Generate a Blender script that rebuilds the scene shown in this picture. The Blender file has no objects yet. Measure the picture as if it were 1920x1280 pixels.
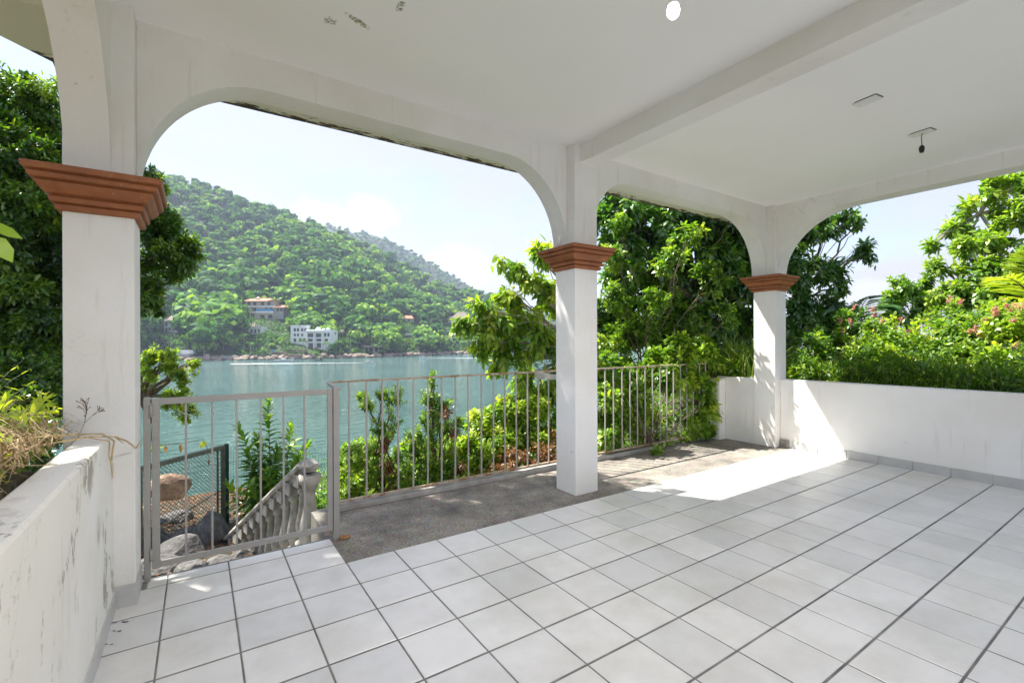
import bpy, bmesh, math, random
import numpy as np
from mathutils import Vector, Matrix
R = math.radians
rng = np.random.default_rng(7)
random.seed(7)
scene = bpy.context.scene
COL = scene.collection

# ------------------------------------------------------------------ camera
YAW, ROL, FPX, HC = .5881, -.0033, 881.21, 1.5
FW = Vector((math.sin(YAW), math.cos(YAW), 0)); RT0 = Vector((math.cos(YAW), -math.sin(YAW), 0)); UP0 = Vector((0, 0, 1))
RT = RT0*math.cos(ROL) + UP0*math.sin(ROL); UPV = UP0*math.cos(ROL) - RT0*math.sin(ROL)
cam_d = bpy.data.cameras.new('camera'); cam = bpy.data.objects.new('camera', cam_d); COL.objects.link(cam)
m = Matrix((RT, UPV, -FW)).transposed().to_4x4(); m.translation = (0, 0, HC); cam.matrix_world = m
cam_d.sensor_width = 36; cam_d.lens = FPX/1920*36; cam_d.shift_y = 1.09/1920
cam_d.clip_start = .05; cam_d.clip_end = 9000
scene.camera = cam

def at(px, py, d):
    """point seen at photo pixel (1920 wide) at depth d"""
    return Vector((0, 0, HC)) + (FW + RT*((px-960)/FPX) - UPV*((py-641.09)/FPX))*d

# ------------------------------------------------------------------ sky, sun, exposure
SUN_AZ, SUN_EL = 33.0, 57.0
sun_to = Vector((-math.sin(R(SUN_AZ))*math.cos(R(SUN_EL)), math.cos(R(SUN_AZ))*math.cos(R(SUN_EL)), math.sin(R(SUN_EL))))
w = bpy.data.worlds.new('World'); scene.world = w; w.use_nodes = True
nt = w.node_tree; N = nt.nodes; L = nt.links
for n in list(N): N.remove(n)
out = N.new('ShaderNodeOutputWorld'); bg = N.new('ShaderNodeBackground'); sky = N.new('ShaderNodeTexSky')
sky.sky_type = 'NISHITA'; sky.sun_disc = False; sky.sun_elevation = R(SUN_EL); sky.sun_rotation = R(-SUN_AZ)
sky.air_density = 1.0; sky.dust_density = .6; sky.ozone_density = 3.0
bg.inputs['Strength'].default_value = .051
tc = N.new('ShaderNodeTexCoord'); mp = N.new('ShaderNodeMapping'); mp.inputs['Scale'].default_value = (1, 1, 2.6)
nz = N.new('ShaderNodeTexNoise'); nz.inputs['Scale'].default_value = 2.6; nz.inputs['Detail'].default_value = 8; nz.inputs['Roughness'].default_value = .55
mp.inputs['Location'].default_value = (.35, .1, .2)
cr = N.new('ShaderNodeValToRGB'); cr.color_ramp.elements[0].position = .27; cr.color_ramp.elements[1].position = .60
mx = N.new('ShaderNodeMix'); mx.data_type = 'RGBA'
sep = N.new('ShaderNodeSeparateXYZ'); mr = N.new('ShaderNodeMapRange'); mr.inputs[1].default_value = .0; mr.inputs[2].default_value = .9; mr.inputs[3].default_value = 1; mr.inputs[4].default_value = .45
mul = N.new('ShaderNodeMath'); mul.operation = 'MULTIPLY'
L.new(tc.outputs['Generated'], mp.inputs[0]); L.new(mp.outputs[0], nz.inputs['Vector']); L.new(nz.outputs['Fac'], cr.inputs[0])
L.new(tc.outputs['Generated'], sep.inputs[0]); L.new(sep.outputs['Z'], mr.inputs[0]); L.new(cr.outputs[0], mul.inputs[0]); L.new(mr.outputs[0], mul.inputs[1])
L.new(mul.outputs[0], mx.inputs['Factor']); L.new(sky.outputs[0], mx.inputs['A']); mx.inputs['B'].default_value = (3.05, 2.85, 3.0, 1)
# low cloud bank standing over the ridge across the bay
def cloud(prev, c, rx, rz, amp):
    c = (c-Vector((0, 0, HC))).normalized(); u = Vector((c.y, -c.x, 0)).normalized(); v_ = u.cross(c)
    def dotn(vec, k):
        d = N.new('ShaderNodeVectorMath'); d.operation = 'DOT_PRODUCT'; L.new(tc.outputs['Generated'], d.inputs[0]); d.inputs[1].default_value = vec
        q = N.new('ShaderNodeMath'); q.operation = 'MULTIPLY'; q.inputs[1].default_value = 1/k; L.new(d.outputs['Value'], q.inputs[0]); return q.outputs[0]
    a, b = dotn(u, rx), dotn(v_, rz); cb = N.new('ShaderNodeCombineXYZ'); L.new(a, cb.inputs[0]); L.new(b, cb.inputs[1])
    f = N.new('ShaderNodeVectorMath'); f.operation = 'DOT_PRODUCT'; L.new(tc.outputs['Generated'], f.inputs[0]); f.inputs[1].default_value = c
    l = N.new('ShaderNodeVectorMath'); l.operation = 'LENGTH'; L.new(cb.outputs[0], l.inputs[0])
    n2 = N.new('ShaderNodeTexNoise'); n2.inputs['Scale'].default_value = 14; n2.inputs['Detail'].default_value = 7; n2.inputs['Roughness'].default_value = .6; L.new(tc.outputs['Generated'], n2.inputs['Vector'])
    k1 = N.new('ShaderNodeMath'); k1.operation = 'MULTIPLY_ADD'; k1.inputs[1].default_value = 2.2; L.new(n2.outputs['Fac'], k1.inputs[0]); k1.inputs[2].default_value = -.1
    k2 = N.new('ShaderNodeMath'); k2.operation = 'SUBTRACT'; L.new(k1.outputs[0], k2.inputs[0]); L.new(l.outputs['Value'], k2.inputs[1])
    k3 = N.new('ShaderNodeMapRange'); k3.inputs[1].default_value = 0; k3.inputs[2].default_value = .35; k3.inputs[3].default_value = 0; k3.inputs[4].default_value = amp; L.new(k2.outputs[0], k3.inputs[0])
    k4 = N.new('ShaderNodeMath'); k4.operation = 'GREATER_THAN'; k4.inputs[1].default_value = 0; L.new(f.outputs['Value'], k4.inputs[0]); k5 = N.new('ShaderNodeMath'); k5.operation = 'MULTIPLY'; L.new(k3.outputs[0], k5.inputs[0]); L.new(k4.outputs[0], k5.inputs[1])
    m_ = N.new('ShaderNodeMix'); m_.data_type = 'RGBA'; L.new(k5.outputs[0], m_.inputs['Factor']); L.new(prev, m_.inputs['A']); m_.inputs['B'].default_value = (3.7, 3.7, 3.75, 1); return m_.outputs['Result']
skyc = mx.outputs['Result']
for cx_, cy_, rx_, rz_ in ((640, 412, .13, .035), (700, 400, .07, .04), (860, 505, .10, .045), (1560, 560, .12, .03)): skyc = cloud(skyc, at(cx_, cy_, 100), rx_, rz_, .9)
L.new(skyc, bg.inputs['Color']); L.new(bg.outputs[0], out.inputs[0])
sd = bpy.data.lights.new('sun', 'SUN'); so = bpy.data.objects.new('sun', sd); COL.objects.link(so)
sd.energy = 2.5; sd.angle = R(.5); sd.color = (1, .95, .86)
so.rotation_euler = sun_to.to_track_quat('Z', 'Y').to_euler()
scene.view_settings.view_transform = 'Standard'; scene.view_settings.look = 'None'
scene.view_settings.exposure = 2.5; scene.view_settings.gamma = 1; scene.view_settings.use_curve_mapping = False
try:
    scene.render.engine = 'CYCLES'
    scene.cycles.max_bounces = 10; scene.cycles.diffuse_bounces = 6; scene.cycles.transmission_bounces = 6; scene.cycles.volume_bounces = 0
except Exception: pass

# ------------------------------------------------------------------ tagging
def tag(o, label=None, cat=None, group=None, kind=None):
    if label: o['label'] = label
    if cat: o['category'] = cat
    if group: o['group'] = group
    if kind: o['kind'] = kind
    return o
def empty(name, loc=(0, 0, 0), rz=0, **k):
    o = bpy.data.objects.new(name, None); COL.objects.link(o); o.location = loc; o.rotation_euler = (0, 0, rz); o.empty_display_size = .1
    return tag(o, **k)
def link(name, me, parent=None, **k):
    o = bpy.data.objects.new(name, me); COL.objects.link(o)
    if parent is not None: o.parent = parent
    return tag(o, **k)
def clone(o, parent=None):
    c = o.copy(); COL.objects.link(c)
    if parent is not None: c.parent = parent
    for ch in list(o.children): clone(ch, c)
    return c

# ------------------------------------------------------------------ materials
def nmat(name):
    m = bpy.data.materials.new(name); m.use_nodes = True
    return m, m.node_tree.nodes, m.node_tree.links, m.node_tree.nodes['Principled BSDF']
def ramp(N, pts):
    r = N.new('ShaderNodeValToRGB'); e = r.color_ramp.elements
    while len(e) < len(pts): e.new(.5)
    for el, (p, c) in zip(e, pts): el.position = p; el.color = (*c, 1)
    return r
def noise(N, L, scale, detail=4, rough=.55, vec='Object', stretch=None):
    t = N.new('ShaderNodeTexCoord'); n = N.new('ShaderNodeTexNoise')
    n.inputs['Scale'].default_value = scale; n.inputs['Detail'].default_value = detail; n.inputs['Roughness'].default_value = rough
    if stretch:
        mp = N.new('ShaderNodeMapping'); mp.inputs['Scale'].default_value = stretch
        L.new(t.outputs[vec], mp.inputs[0]); L.new(mp.outputs[0], n.inputs['Vector'])
    else: L.new(t.outputs[vec], n.inputs['Vector'])
    return n
def bump(N, L, src, bsdf, strength=.2, dist=.01):
    b = N.new('ShaderNodeBump'); b.inputs['Strength'].default_value = strength; b.inputs['Distance'].default_value = dist
    L.new(src, b.inputs['Height']); L.new(b.outputs[0], bsdf.inputs['Normal']); return b
def mixc(N, L, fac, a, b, mode='MIX'):
    x = N.new('ShaderNodeMix'); x.data_type = 'RGBA'; x.blend_type = mode
    if isinstance(fac, (int, float)): x.inputs['Factor'].default_value = fac
    else: L.new(fac, x.inputs['Factor'])
    for s, v in (('A', a), ('B', b)):
        if isinstance(v, tuple): x.inputs[s].default_value = (*v, 1)
        else: L.new(v, x.inputs[s])
    return x.outputs['Result']
def simple(name, col, rough=.6, nscale=None, var=.15, bmp=0, bd=.005, metal=0, spec=.5):
    m, N, L, b = nmat(name); b.inputs['Roughness'].default_value = rough; b.inputs['Metallic'].default_value = metal
    b.inputs['Specular IOR Level'].default_value = spec
    if nscale:
        n = noise(N, L, nscale, 5); r = ramp(N, [(.3, tuple(c*(1-var) for c in col)), (.7, tuple(min(1, c*(1+var)) for c in col))])
        L.new(n.outputs['Fac'], r.inputs[0]); L.new(r.outputs[0], b.inputs['Base Color'])
        if bmp: bump(N, L, n.outputs['Fac'], b, bmp, bd)
    else: b.inputs['Base Color'].default_value = (*col, 1)
    return m
def plaster(name, base=(.86, .85, .83), stain=.0, grime=None):
    m, N, L, b = nmat(name); b.inputs['Roughness'].default_value = .75; b.inputs['Specular IOR Level'].default_value = .3
    n = noise(N, L, 1.3, 6, .6, 'Object'); n2 = noise(N, L, 55, 3, .6)
    r = ramp(N, [(.3, tuple(c*.93 for c in base)), (.7, base)]); L.new(n.outputs['Fac'], r.inputs[0]); col = r.outputs[0]
    # small pits and flecks
    sp = noise(N, L, 26, 2, .5); rs = ramp(N, [(.0, (1, 1, 1)), (.205, (1, 1, 1)), (.215, (0, 0, 0))])
    rs.color_ramp.elements[0].color = (1, 1, 1, 1); L.new(sp.outputs['Fac'], rs.inputs[0])
    col = mixc(N, L, rs.outputs[0], col, (.22, .20, .17))
    if stain:   # peeled and mildewed patches with vertical run
        s = noise(N, L, 7.0, 8, .72, 'Object', (1, .8, .45)); t = ramp(N, [(.585-stain, (0, 0, 0)), (.62-stain, (1, 1, 1))])
        L.new(s.outputs['Fac'], t.inputs[0]); s2 = noise(N, L, 2.0, 3); t2 = ramp(N, [(.47, (0, 0, 0)), (.6, (1, 1, 1))]); L.new(s2.outputs['Fac'], t2.inputs[0])
        f = N.new('ShaderNodeMath'); f.operation = 'MULTIPLY'; L.new(t.outputs[0], f.inputs[0]); L.new(t2.outputs[0], f.inputs[1])
        col = mixc(N, L, f.outputs[0], col, (.40, .38, .34))
    dm = noise(N, L, .55, 5, .6); td = ramp(N, [(.42, (1, 1, 1)), (.58, (.93, .915, .875))]); L.new(dm.outputs['Fac'], td.inputs[0]); col = mixc(N, L, 1, col, td.outputs[0], 'MULTIPLY')
    st = noise(N, L, 3.0, 6, .65, 'Object', (6, 6, .35)); ts = ramp(N, [(.60, (1, 1, 1)), (.74, (.86, .84, .79))]); L.new(st.outputs['Fac'], ts.inputs[0]); col = mixc(N, L, 1, col, ts.outputs[0], 'MULTIPLY')
    vo = N.new('ShaderNodeTexVoronoi'); vo.feature = 'DISTANCE_TO_EDGE'; vo.inputs['Scale'].default_value = 1.1; wz = noise(N, L, 3, 5, .6); tcv = N.new('ShaderNodeTexCoord'); wv = N.new('ShaderNodeVectorMath'); wv.operation = 'MULTIPLY_ADD'; wv.inputs[1].default_value = (.5, .5, .5); L.new(wz.outputs['Color'], wv.inputs[0]); L.new(tcv.outputs['Object'], wv.inputs[2]); L.new(wv.outputs[0], vo.inputs['Vector'])
    tv = ramp(N, [(.0, (1, 1, 1)), (.0035, (0, 0, 0))]); L.new(vo.outputs['Distance'], tv.inputs[0]); gm = noise(N, L, .8, 3); tg2 = ramp(N, [(.56, (0, 0, 0)), (.62, (.55, .55, .55))]); L.new(gm.outputs['Fac'], tg2.inputs[0]); fm_ = N.new('ShaderNodeMath'); fm_.operation = 'MULTIPLY'; L.new(tv.outputs[0], fm_.inputs[0]); L.new(tg2.outputs[0], fm_.inputs[1]); col = mixc(N, L, fm_.outputs[0], col, (.45, .43, .39))
    L.new(col, b.inputs['Base Color'])
    wv2 = noise(N, L, 5.5, 3, .5); sc2 = N.new('ShaderNodeMath'); sc2.operation = 'MULTIPLY'; sc2.inputs[1].default_value = 2.5; L.new(wv2.outputs['Fac'], sc2.inputs[0])
    ad0 = N.new('ShaderNodeMath'); ad0.operation = 'ADD'; L.new(n2.outputs['Fac'], ad0.inputs[0]); L.new(sc2.outputs[0], ad0.inputs[1]); n2 = type('q', (), {'outputs': {'Fac': ad0.outputs[0]}})
    ad = N.new('ShaderNodeMath'); ad.operation = 'ADD'; L.new(n2.outputs['Fac'], ad.inputs[0]); L.new(n.outputs['Fac'], ad.inputs[1])
    bump(N, L, ad.outputs[0], b, .28, .006)
    return m
M = {}
M['plaster'] = plaster('white plaster'); M['plaster_worn'] = plaster('worn plaster', stain=.05)
# ceiling plaster with mildew crack
m, N, L, b = nmat('ceiling plaster'); b.inputs['Roughness'].default_value = .8; b.inputs['Specular IOR Level'].default_value = .2
n = noise(N, L, .9, 5); r = ramp(N, [(.3, (.87, .865, .855)), (.7, (.91, .905, .895))]); L.new(n.outputs['Fac'], r.inputs[0])
def spotmask(N, L, c, rad):
    g = N.new('ShaderNodeTexCoord'); v = N.new('ShaderNodeVectorMath'); v.operation = 'SUBTRACT'; v.inputs[1].default_value = c
    L.new(g.outputs['Object'], v.inputs[0]); d = N.new('ShaderNodeVectorMath'); d.operation = 'MULTIPLY'; d.inputs[1].default_value = (1/rad[0], 1/rad[1], 1)
    rr = N.new('ShaderNodeMapping'); L.new(v.outputs[0], rr.inputs[0]); rr.inputs['Rotation'].default_value = (0, 0, rad[2])
    L.new(rr.outputs[0], d.inputs[0]); l = N.new('ShaderNodeVectorMath'); l.operation = 'LENGTH'; L.new(d.outputs[0], l.inputs[0])
    q = N.new('ShaderNodeMapRange'); q.inputs[1].default_value = .3; q.inputs[2].default_value = 1; q.inputs[3].default_value = 1; q.inputs[4].default_value = 0
    L.new(l.outputs['Value'], q.inputs[0]); return q.outputs[0]
col = r.outputs[0]
for c, rad, hue in (((.80, 2.86, 3.43), (.16, .045, R(-22)), (.16, .17, .03)), ((.97, 2.60, 3.43), (.05, .09, 0), (.12, .13, .05)), ((.66, 2.95, 3.43), (.07, .07, 0), (.2, .2, .12))):
    mk = spotmask(N, L, c, rad); nn = noise(N, L, 26, 6, .7)
    a = N.new('ShaderNodeMath'); a.operation = 'MULTIPLY'; L.new(mk, a.inputs[0]); L.new(nn.outputs['Fac'], a.inputs[1])
    n5 = noise(N, L, 70, 3, .6); a5 = N.new('ShaderNodeMath'); a5.operation = 'MULTIPLY'; L.new(a.outputs[0], a5.inputs[0]); L.new(n5.outputs['Fac'], a5.inputs[1]); t = ramp(N, [(.17, (0, 0, 0)), (.27, (.85, .85, .85))]); L.new(a5.outputs[0], t.inputs[0]); col = mixc(N, L, t.outputs[0], col, hue)
L.new(col, b.inputs['Base Color']); n2 = noise(N, L, 30, 4); bump(N, L, n2.outputs['Fac'], b, .12, .006); M['ceil'] = m
# mossy overhang underside: mildew along the drip edge (object y from 3.8 to 4.5)
m, N, L, b = nmat('mildewed plaster'); b.inputs['Roughness'].default_value = .9
g = N.new('ShaderNodeTexCoord'); s = N.new('ShaderNodeSeparateXYZ'); L.new(g.outputs['Object'], s.inputs[0])
q = N.new('ShaderNodeMapRange'); q.inputs[1].default_value = 4.25; q.inputs[2].default_value = 4.56; L.new(s.outputs['Y'], q.inputs[0])
nn = noise(N, L, 9, 8, .7, 'Object', (.7, 2.2, 1)); a = N.new('ShaderNodeMath'); a.operation = 'MULTIPLY_ADD'; a.inputs[1].default_value = .55
L.new(q.outputs[0], a.inputs[0]); L.new(nn.outputs['Fac'], a.inputs[2])
t = ramp(N, [(.79, (0, 0, 0)), (.85, (1, 1, 1))]); L.new(a.outputs[0], t.inputs[0])
n3 = noise(N, L, 3, 3); t3 = ramp(N, [(.35, (.035, .032, .025)), (.6, (.11, .075, .04))]); L.new(n3.outputs['Fac'], t3.inputs[0])
L.new(mixc(N, L, t.outputs[0], (.74, .72, .62), t3.outputs[0]), b.inputs['Base Color']); bump(N, L, nn.outputs['Fac'], b, .5, .01); M['mildew'] = m
# tile
m, N, L, b = nmat('white floor tile'); b.inputs['Roughness'].default_value = .3
oi = N.new('ShaderNodeObjectInfo'); n = noise(N, L, 6, 5, .6); va = N.new('ShaderNodeTexCoord')
vadd = N.new('ShaderNodeVectorMath'); vadd.operation = 'ADD'; cmb = N.new('ShaderNodeCombineXYZ'); mu = N.new('ShaderNodeMath'); mu.operation = 'MULTIPLY'; mu.inputs[1].default_value = 37
L.new(oi.outputs['Random'], mu.inputs[0]); L.new(mu.outputs[0], cmb.inputs[0]); L.new(mu.outputs[0], cmb.inputs[1]); L.new(va.outputs['Object'], vadd.inputs[0]); L.new(cmb.outputs[0], vadd.inputs[1]); L.new(vadd.outputs[0], n.inputs['Vector'])
r = ramp(N, [(.3, (.77, .765, .755)), (.7, (.83, .82, .81))]); L.new(n.outputs['Fac'], r.inputs[0])
r2 = ramp(N, [(0, (.87, .875, .885)), (.6, (.96, .955, .95)), (1, (1, 1, 1))]); L.new(oi.outputs['Random'], r2.inputs[0])
col = mixc(N, L, 1.0, r.outputs[0], r2.outputs[0], 'MULTIPLY')
sp = noise(N, L, 22, 3, .6, 'Generated'); L.new(vadd.outputs[0], sp.inputs['Vector']); t = ramp(N, [(.08, (1, 1, 1)), (.09, (0, 0, 0))]); L.new(sp.outputs['Fac'], t.inputs[0])
gt = N.new('ShaderNodeNewGeometry') ; wn = N.new('ShaderNodeTexNoise'); wn.inputs['Scale'].default_value = 1.5; wn.inputs['Detail'].default_value = 8; wn.inputs['Roughness'].default_value = .68; L.new(gt.outputs['Position'], wn.inputs['Vector']); wr = ramp(N, [(.38, (.87, .865, .84)), (.56, (1, 1, 1))]); L.new(wn.outputs['Fac'], wr.inputs[0]); col = mixc(N, L, 1, col, wr.outputs[0], 'MULTIPLY')
L.new(mixc(N, L, t.outputs[0], col, (.2, .19, .17)), b.inputs['Base Color'])
rr = ramp(N, [(.3, (.28, .28, .28)), (.7, (.36, .36, .36))]); L.new(n.outputs['Fac'], rr.inputs[0]); L.new(rr.outputs[0], b.inputs['Roughness'])
bump(N, L, n.outputs['Fac'], b, .03, .003); M['tile'] = m
M['skirt'] = simple('skirting tile', (.50, .50, .49), .45, 5, .1, .1)
M['grout'] = simple('grey grout', (.19, .185, .18), .9, 5, .45, .3)
# washed concrete: pebbly
m, N, L, b = nmat('exposed aggregate concrete'); b.inputs['Roughness'].default_value = .95; b.inputs['Specular IOR Level'].default_value = .2
v = N.new('ShaderNodeTexVoronoi'); v.inputs['Scale'].default_value = 95; g = N.new('ShaderNodeTexCoord'); L.new(g.outputs['Object'], v.inputs['Vector'])
r = ramp(N, [(.0, (.36, .345, .31)), (.35, (.27, .255, .235)), (.8, (.165, .157, .147))]); L.new(v.outputs['Distance'], r.inputs[0])
hs = mixc(N, L, .35, r.outputs[0], v.outputs['Color'], 'SOFT_LIGHT')
n = noise(N, L, 2.2, 6, .65); r2 = ramp(N, [(.34, (.62, .61, .60)), (.62, (1.35, 1.30, 1.22))]); L.new(n.outputs['Fac'], r2.inputs[0])
L.new(mixc(N, L, 1, hs, r2.outputs[0], 'MULTIPLY'), b.inputs['Base Color']); bump(N, L, v.outputs['Distance'], b, .45, .003); M['aggregate'] = m
M['concrete'] = simple('grey concrete', (.36, .35, .33), .9, 8, .25, .4)
M['lime'] = simple('weathered white concrete', (.36, .34, .30), .9, 6, .5, .5, .01)
# terracotta
m, N, L, b = nmat('terracotta paint'); b.inputs['Roughness'].default_value = .6
n = noise(N, L, 7, 6, .6); r = ramp(N, [(.3, (.23, .075, .026)), (.7, (.36, .128, .046))]); L.new(n.outputs['Fac'], r.inputs[0])
n2 = noise(N, L, 22, 6, .75); t = ramp(N, [(.62, (0, 0, 0)), (.72, (.8, .8, .8))]); L.new(n2.outputs['Fac'], t.inputs[0])
L.new(mixc(N, L, t.outputs[0], r.outputs[0], (.42, .30, .22)), b.inputs['Base Color']); bump(N, L, n2.outputs['Fac'], b, .2, .004); M['terracotta'] = m
def painted_metal(name, col, rust):
    m, N, L, b = nmat(name); b.inputs['Roughness'].default_value = .5
    n = noise(N, L, 9, 7, .7); t = ramp(N, [(rust, (0, 0, 0)), (rust+.08, (1, 1, 1))]); L.new(n.outputs['Fac'], t.inputs[0])
    n2 = noise(N, L, 3, 4); r = ramp(N, [(.3, tuple(c*.88 for c in col)), (.7, col)]); L.new(n2.outputs['Fac'], r.inputs[0])
    L.new(mixc(N, L, t.outputs[0], r.outputs[0], (.28, .15, .07)), b.inputs['Base Color']); bump(N, L, n.outputs['Fac'], b, .15, .002); return m
M['gate'] = painted_metal('grey gate paint', (.36, .345, .32), .72); M['fence'] = painted_metal('pale fence paint', (.44, .41, .365), .585)
M['rustrail'] = painted_metal('rusted rail paint', (.46, .38, .29), .49)
M['greenpost'] = simple('dark green metal', (.02, .075, .065), .5, 8, .2); M['mesh'] = simple('galvanised wire', (.28, .29, .27), .5)
M['greenwire'] = simple('green wire', (.03, .09, .07), .5); M['olive'] = simple('old frame paint', (.17, .17, .13), .6, 10, .3)
M['soil'] = simple('dark soil and leaf litter', (.10, .075, .045), 1, 5, .5, .6, .05); M['litter'] = simple('dead leaves', (.26, .13, .06), .8, 9, .4)
M['rock'] = simple('grey boulder', (.12, .115, .11), .95, 3, .55, .8, .05); M['rock2'] = simple('tan boulder', (.36, .24, .16), .95, 3, .3, .8, .05)
M['shore_rock'] = simple('shore rock', (.34, .26, .20), .95, .25, .4, .6, .5); M['shore_dark'] = simple('wet shore rock', (.13, .105, .085), .9, .3, .4, .6, .5)
M['bark'] = simple('grey brown bark', (.16, .125, .09), .95, 12, .4, .6, .02); M['bark_pale'] = simple('pale bark', (.33, .29, .24), .95, 10, .25, .5, .02)
M['straw'] = simple('dry straw', (.48, .35, .19), .85, 15, .35); M['black'] = simple('black plastic', (.012, .012, .012), .5)
M['pvc'] = simple('white plastic', (.75, .75, .73), .4); M['pink'] = simple('pink petals', (.62, .16, .30), .7, 20, .2); M['orange'] = simple('orange petals', (.75, .33, .03), .7)
def leafmat(name, c0, c1, c2, trans=.5, rough=.42, spec=.05):
    m = bpy.data.materials.new(name); m.use_nodes = True; N = m.node_tree.nodes; L = m.node_tree.links
    N.remove(N['Principled BSDF']); o = N['Material Output']
    a = N.new('ShaderNodeAttribute'); a.attribute_name = 'tint'
    r = ramp(N, [(0, c0), (.55, c1), (1, c2)]); L.new(a.outputs['Fac'], r.inputs[0])
    d = N.new('ShaderNodeBsdfDiffuse'); t = N.new('ShaderNodeBsdfTranslucent'); g = N.new('ShaderNodeBsdfGlossy'); g.inputs['Roughness'].default_value = rough
    tcx = mixc(N, L, 1, r.outputs[0], (1.15, 1.2, .35), 'MULTIPLY'); L.new(r.outputs[0], d.inputs[0]); L.new(tcx, t.inputs[0])
    x = N.new('ShaderNodeMixShader'); x.inputs[0].default_value = trans; L.new(d.outputs[0], x.inputs[1]); L.new(t.outputs[0], x.inputs[2])
    y = N.new('ShaderNodeMixShader'); y.inputs[0].default_value = spec; L.new(x.outputs[0], y.inputs[1]); L.new(g.outputs[0], y.inputs[2]); L.new(y.outputs[0], o.inputs[0])
    g.inputs[0].default_value = (.8, .85, .8, 1)
    return m
M['leaf_dark'] = leafmat('dark glossy leaves', (.03, .085, .013), (.12, .25, .025), (.40, .52, .045), .52, .35, .07)
M['leaf_mid'] = leafmat('green leaves', (.045, .12, .016), (.15, .31, .03), (.38, .51, .06), .52)
M['leaf_yel'] = leafmat('yellow green leaves', (.10, .23, .025), (.31, .48, .04), (.58, .62, .09), .57)
M['leaf_deep'] = leafmat('deep green leaves', (.035, .10, .018), (.10, .25, .034), (.30, .45, .06), .5, .3, .09)
M['leaf_far'] = leafmat('hillside canopy', (.024, .095, .02), (.09, .25, .032), (.34, .52, .055), .35, .6, .02)
M['leaf_dry'] = leafmat('dry brown leaves', (.12, .05, .02), (.24, .10, .045), (.36, .19, .08), .4)
M['leaf_green2'] = leafmat('dense grass', (.04, .12, .015), (.14, .28, .025), (.42, .48, .08), .55)
M['leaf_bleach'] = leafmat('leafless twigs', (.24, .19, .16), (.34, .28, .25), (.44, .37, .33), .1)

# ------------------------------------------------------------------ mesh helpers
class MB:
    def __init__(s): s.v = []; s.f = []; s.mi = []
    def add(s, v, f, mi=0):
        o = len(s.v); s.v += [tuple(p) for p in v]; s.f += [tuple(i+o for i in q) for q in f]; s.mi += [mi]*len(f); return s
    def box(s, x0, x1, y0, y1, z0, z1, mi=0, rz=0, c=(0, 0)):
        v = [(x, y, z) for z in (z0, z1) for y in (y0, y1) for x in (x0, x1)]
        if rz:
            ca, sa = math.cos(rz), math.sin(rz); v = [(c[0]+(x-c[0])*ca-(y-c[1])*sa, c[1]+(x-c[0])*sa+(y-c[1])*ca, z) for x, y, z in v]
        return s.add(v, [(0, 2, 3, 1), (4, 5, 7, 6), (0, 1, 5, 4), (2, 6, 7, 3), (0, 4, 6, 2), (1, 3, 7, 5)], mi)
    def tube(s, pts, rad, n=6, mi=0, cap=True):
        pts = [Vector(p) for p in pts]; rad = rad if isinstance(rad, (list, tuple)) else [rad]*len(pts); v = []; f = []
        for i, p in enumerate(pts):
            t = (pts[min(i+1, len(pts)-1)]-pts[max(i-1, 0)]).normalized()
            a = t.orthogonal().normalized() if i == 0 else (a - t*a.dot(t)).normalized(); b = t.cross(a)
            v += [p + (a*math.cos(2*math.pi*k/n)+b*math.sin(2*math.pi*k/n))*rad[i] for k in range(n)]
        for i in range(len(pts)-1):
            for k in range(n): f.append((i*n+k, i*n+(k+1) % n, (i+1)*n+(k+1) % n, (i+1)*n+k))
        if cap: f.append(tuple(range(n))[::-1]); f.append(tuple((len(pts)-1)*n+k for k in range(n)))
        return s.add(v, f, mi)
    def bar(s, a, b, wx, wy, mi=0):
        """square bar from a to b; wx/wy cross section"""
        a, b = Vector(a), Vector(b); t = (b-a).normalized(); u = t.cross(Vector((0, 0, 1)))
        if u.length < .01: u = Vector((1, 0, 0))
        u.normalize(); w_ = u.cross(t).normalized(); v = []
        for p in (a, b):
            for sx, sy in ((-1, -1), (1, -1), (1, 1), (-1, 1)): v.append(p+u*sx*wx/2+w_*sy*wy/2)
        return s.add(v, [(0, 1, 5, 4), (1, 2, 6, 5), (2, 3, 7, 6), (3, 0, 4, 7), (3, 2, 1, 0), (4, 5, 6, 7)], mi)
    def lathe(s, prof, c, n=12, mi=0, sx=1, sy=1):
        v = [(c[0]+r*math.cos(2*math.pi*k/n)*sx, c[1]+r*math.sin(2*math.pi*k/n)*sy, c[2]+z) for r, z in prof for k in range(n)]
        f = [(i*n+k, i*n+(k+1) % n, (i+1)*n+(k+1) % n, (i+1)*n+k) for i in range(len(prof)-1) for k in range(n)]
        f += [tuple(range(n))[::-1], tuple((len(prof)-1)*n+k for k in range(n))]; return s.add(v, f, mi)
    def mesh(s, name, mats, smooth=False):
        me = bpy.data.meshes.new(name); me.from_pydata(s.v, [], s.f)
        for m_ in (mats if isinstance(mats, (list, tuple)) else [mats]): me.materials.append(m_)
        if len(set(s.mi)) > 1: me.polygons.foreach_set('material_index', s.mi)
        if smooth: me.polygons.foreach_set('use_smooth', [True]*len(s.f))
        me.update(); return me
    def obj(s, name, mats, parent=None, smooth=False, bevel=0, **k):
        o = link(name, s.mesh(name, mats, smooth), parent, **k)
        if bevel: bv = o.modifiers.new('bevel', 'BEVEL'); bv.width = bevel; bv.segments = 2; bv.limit_method = 'ANGLE'
        return o

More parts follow.
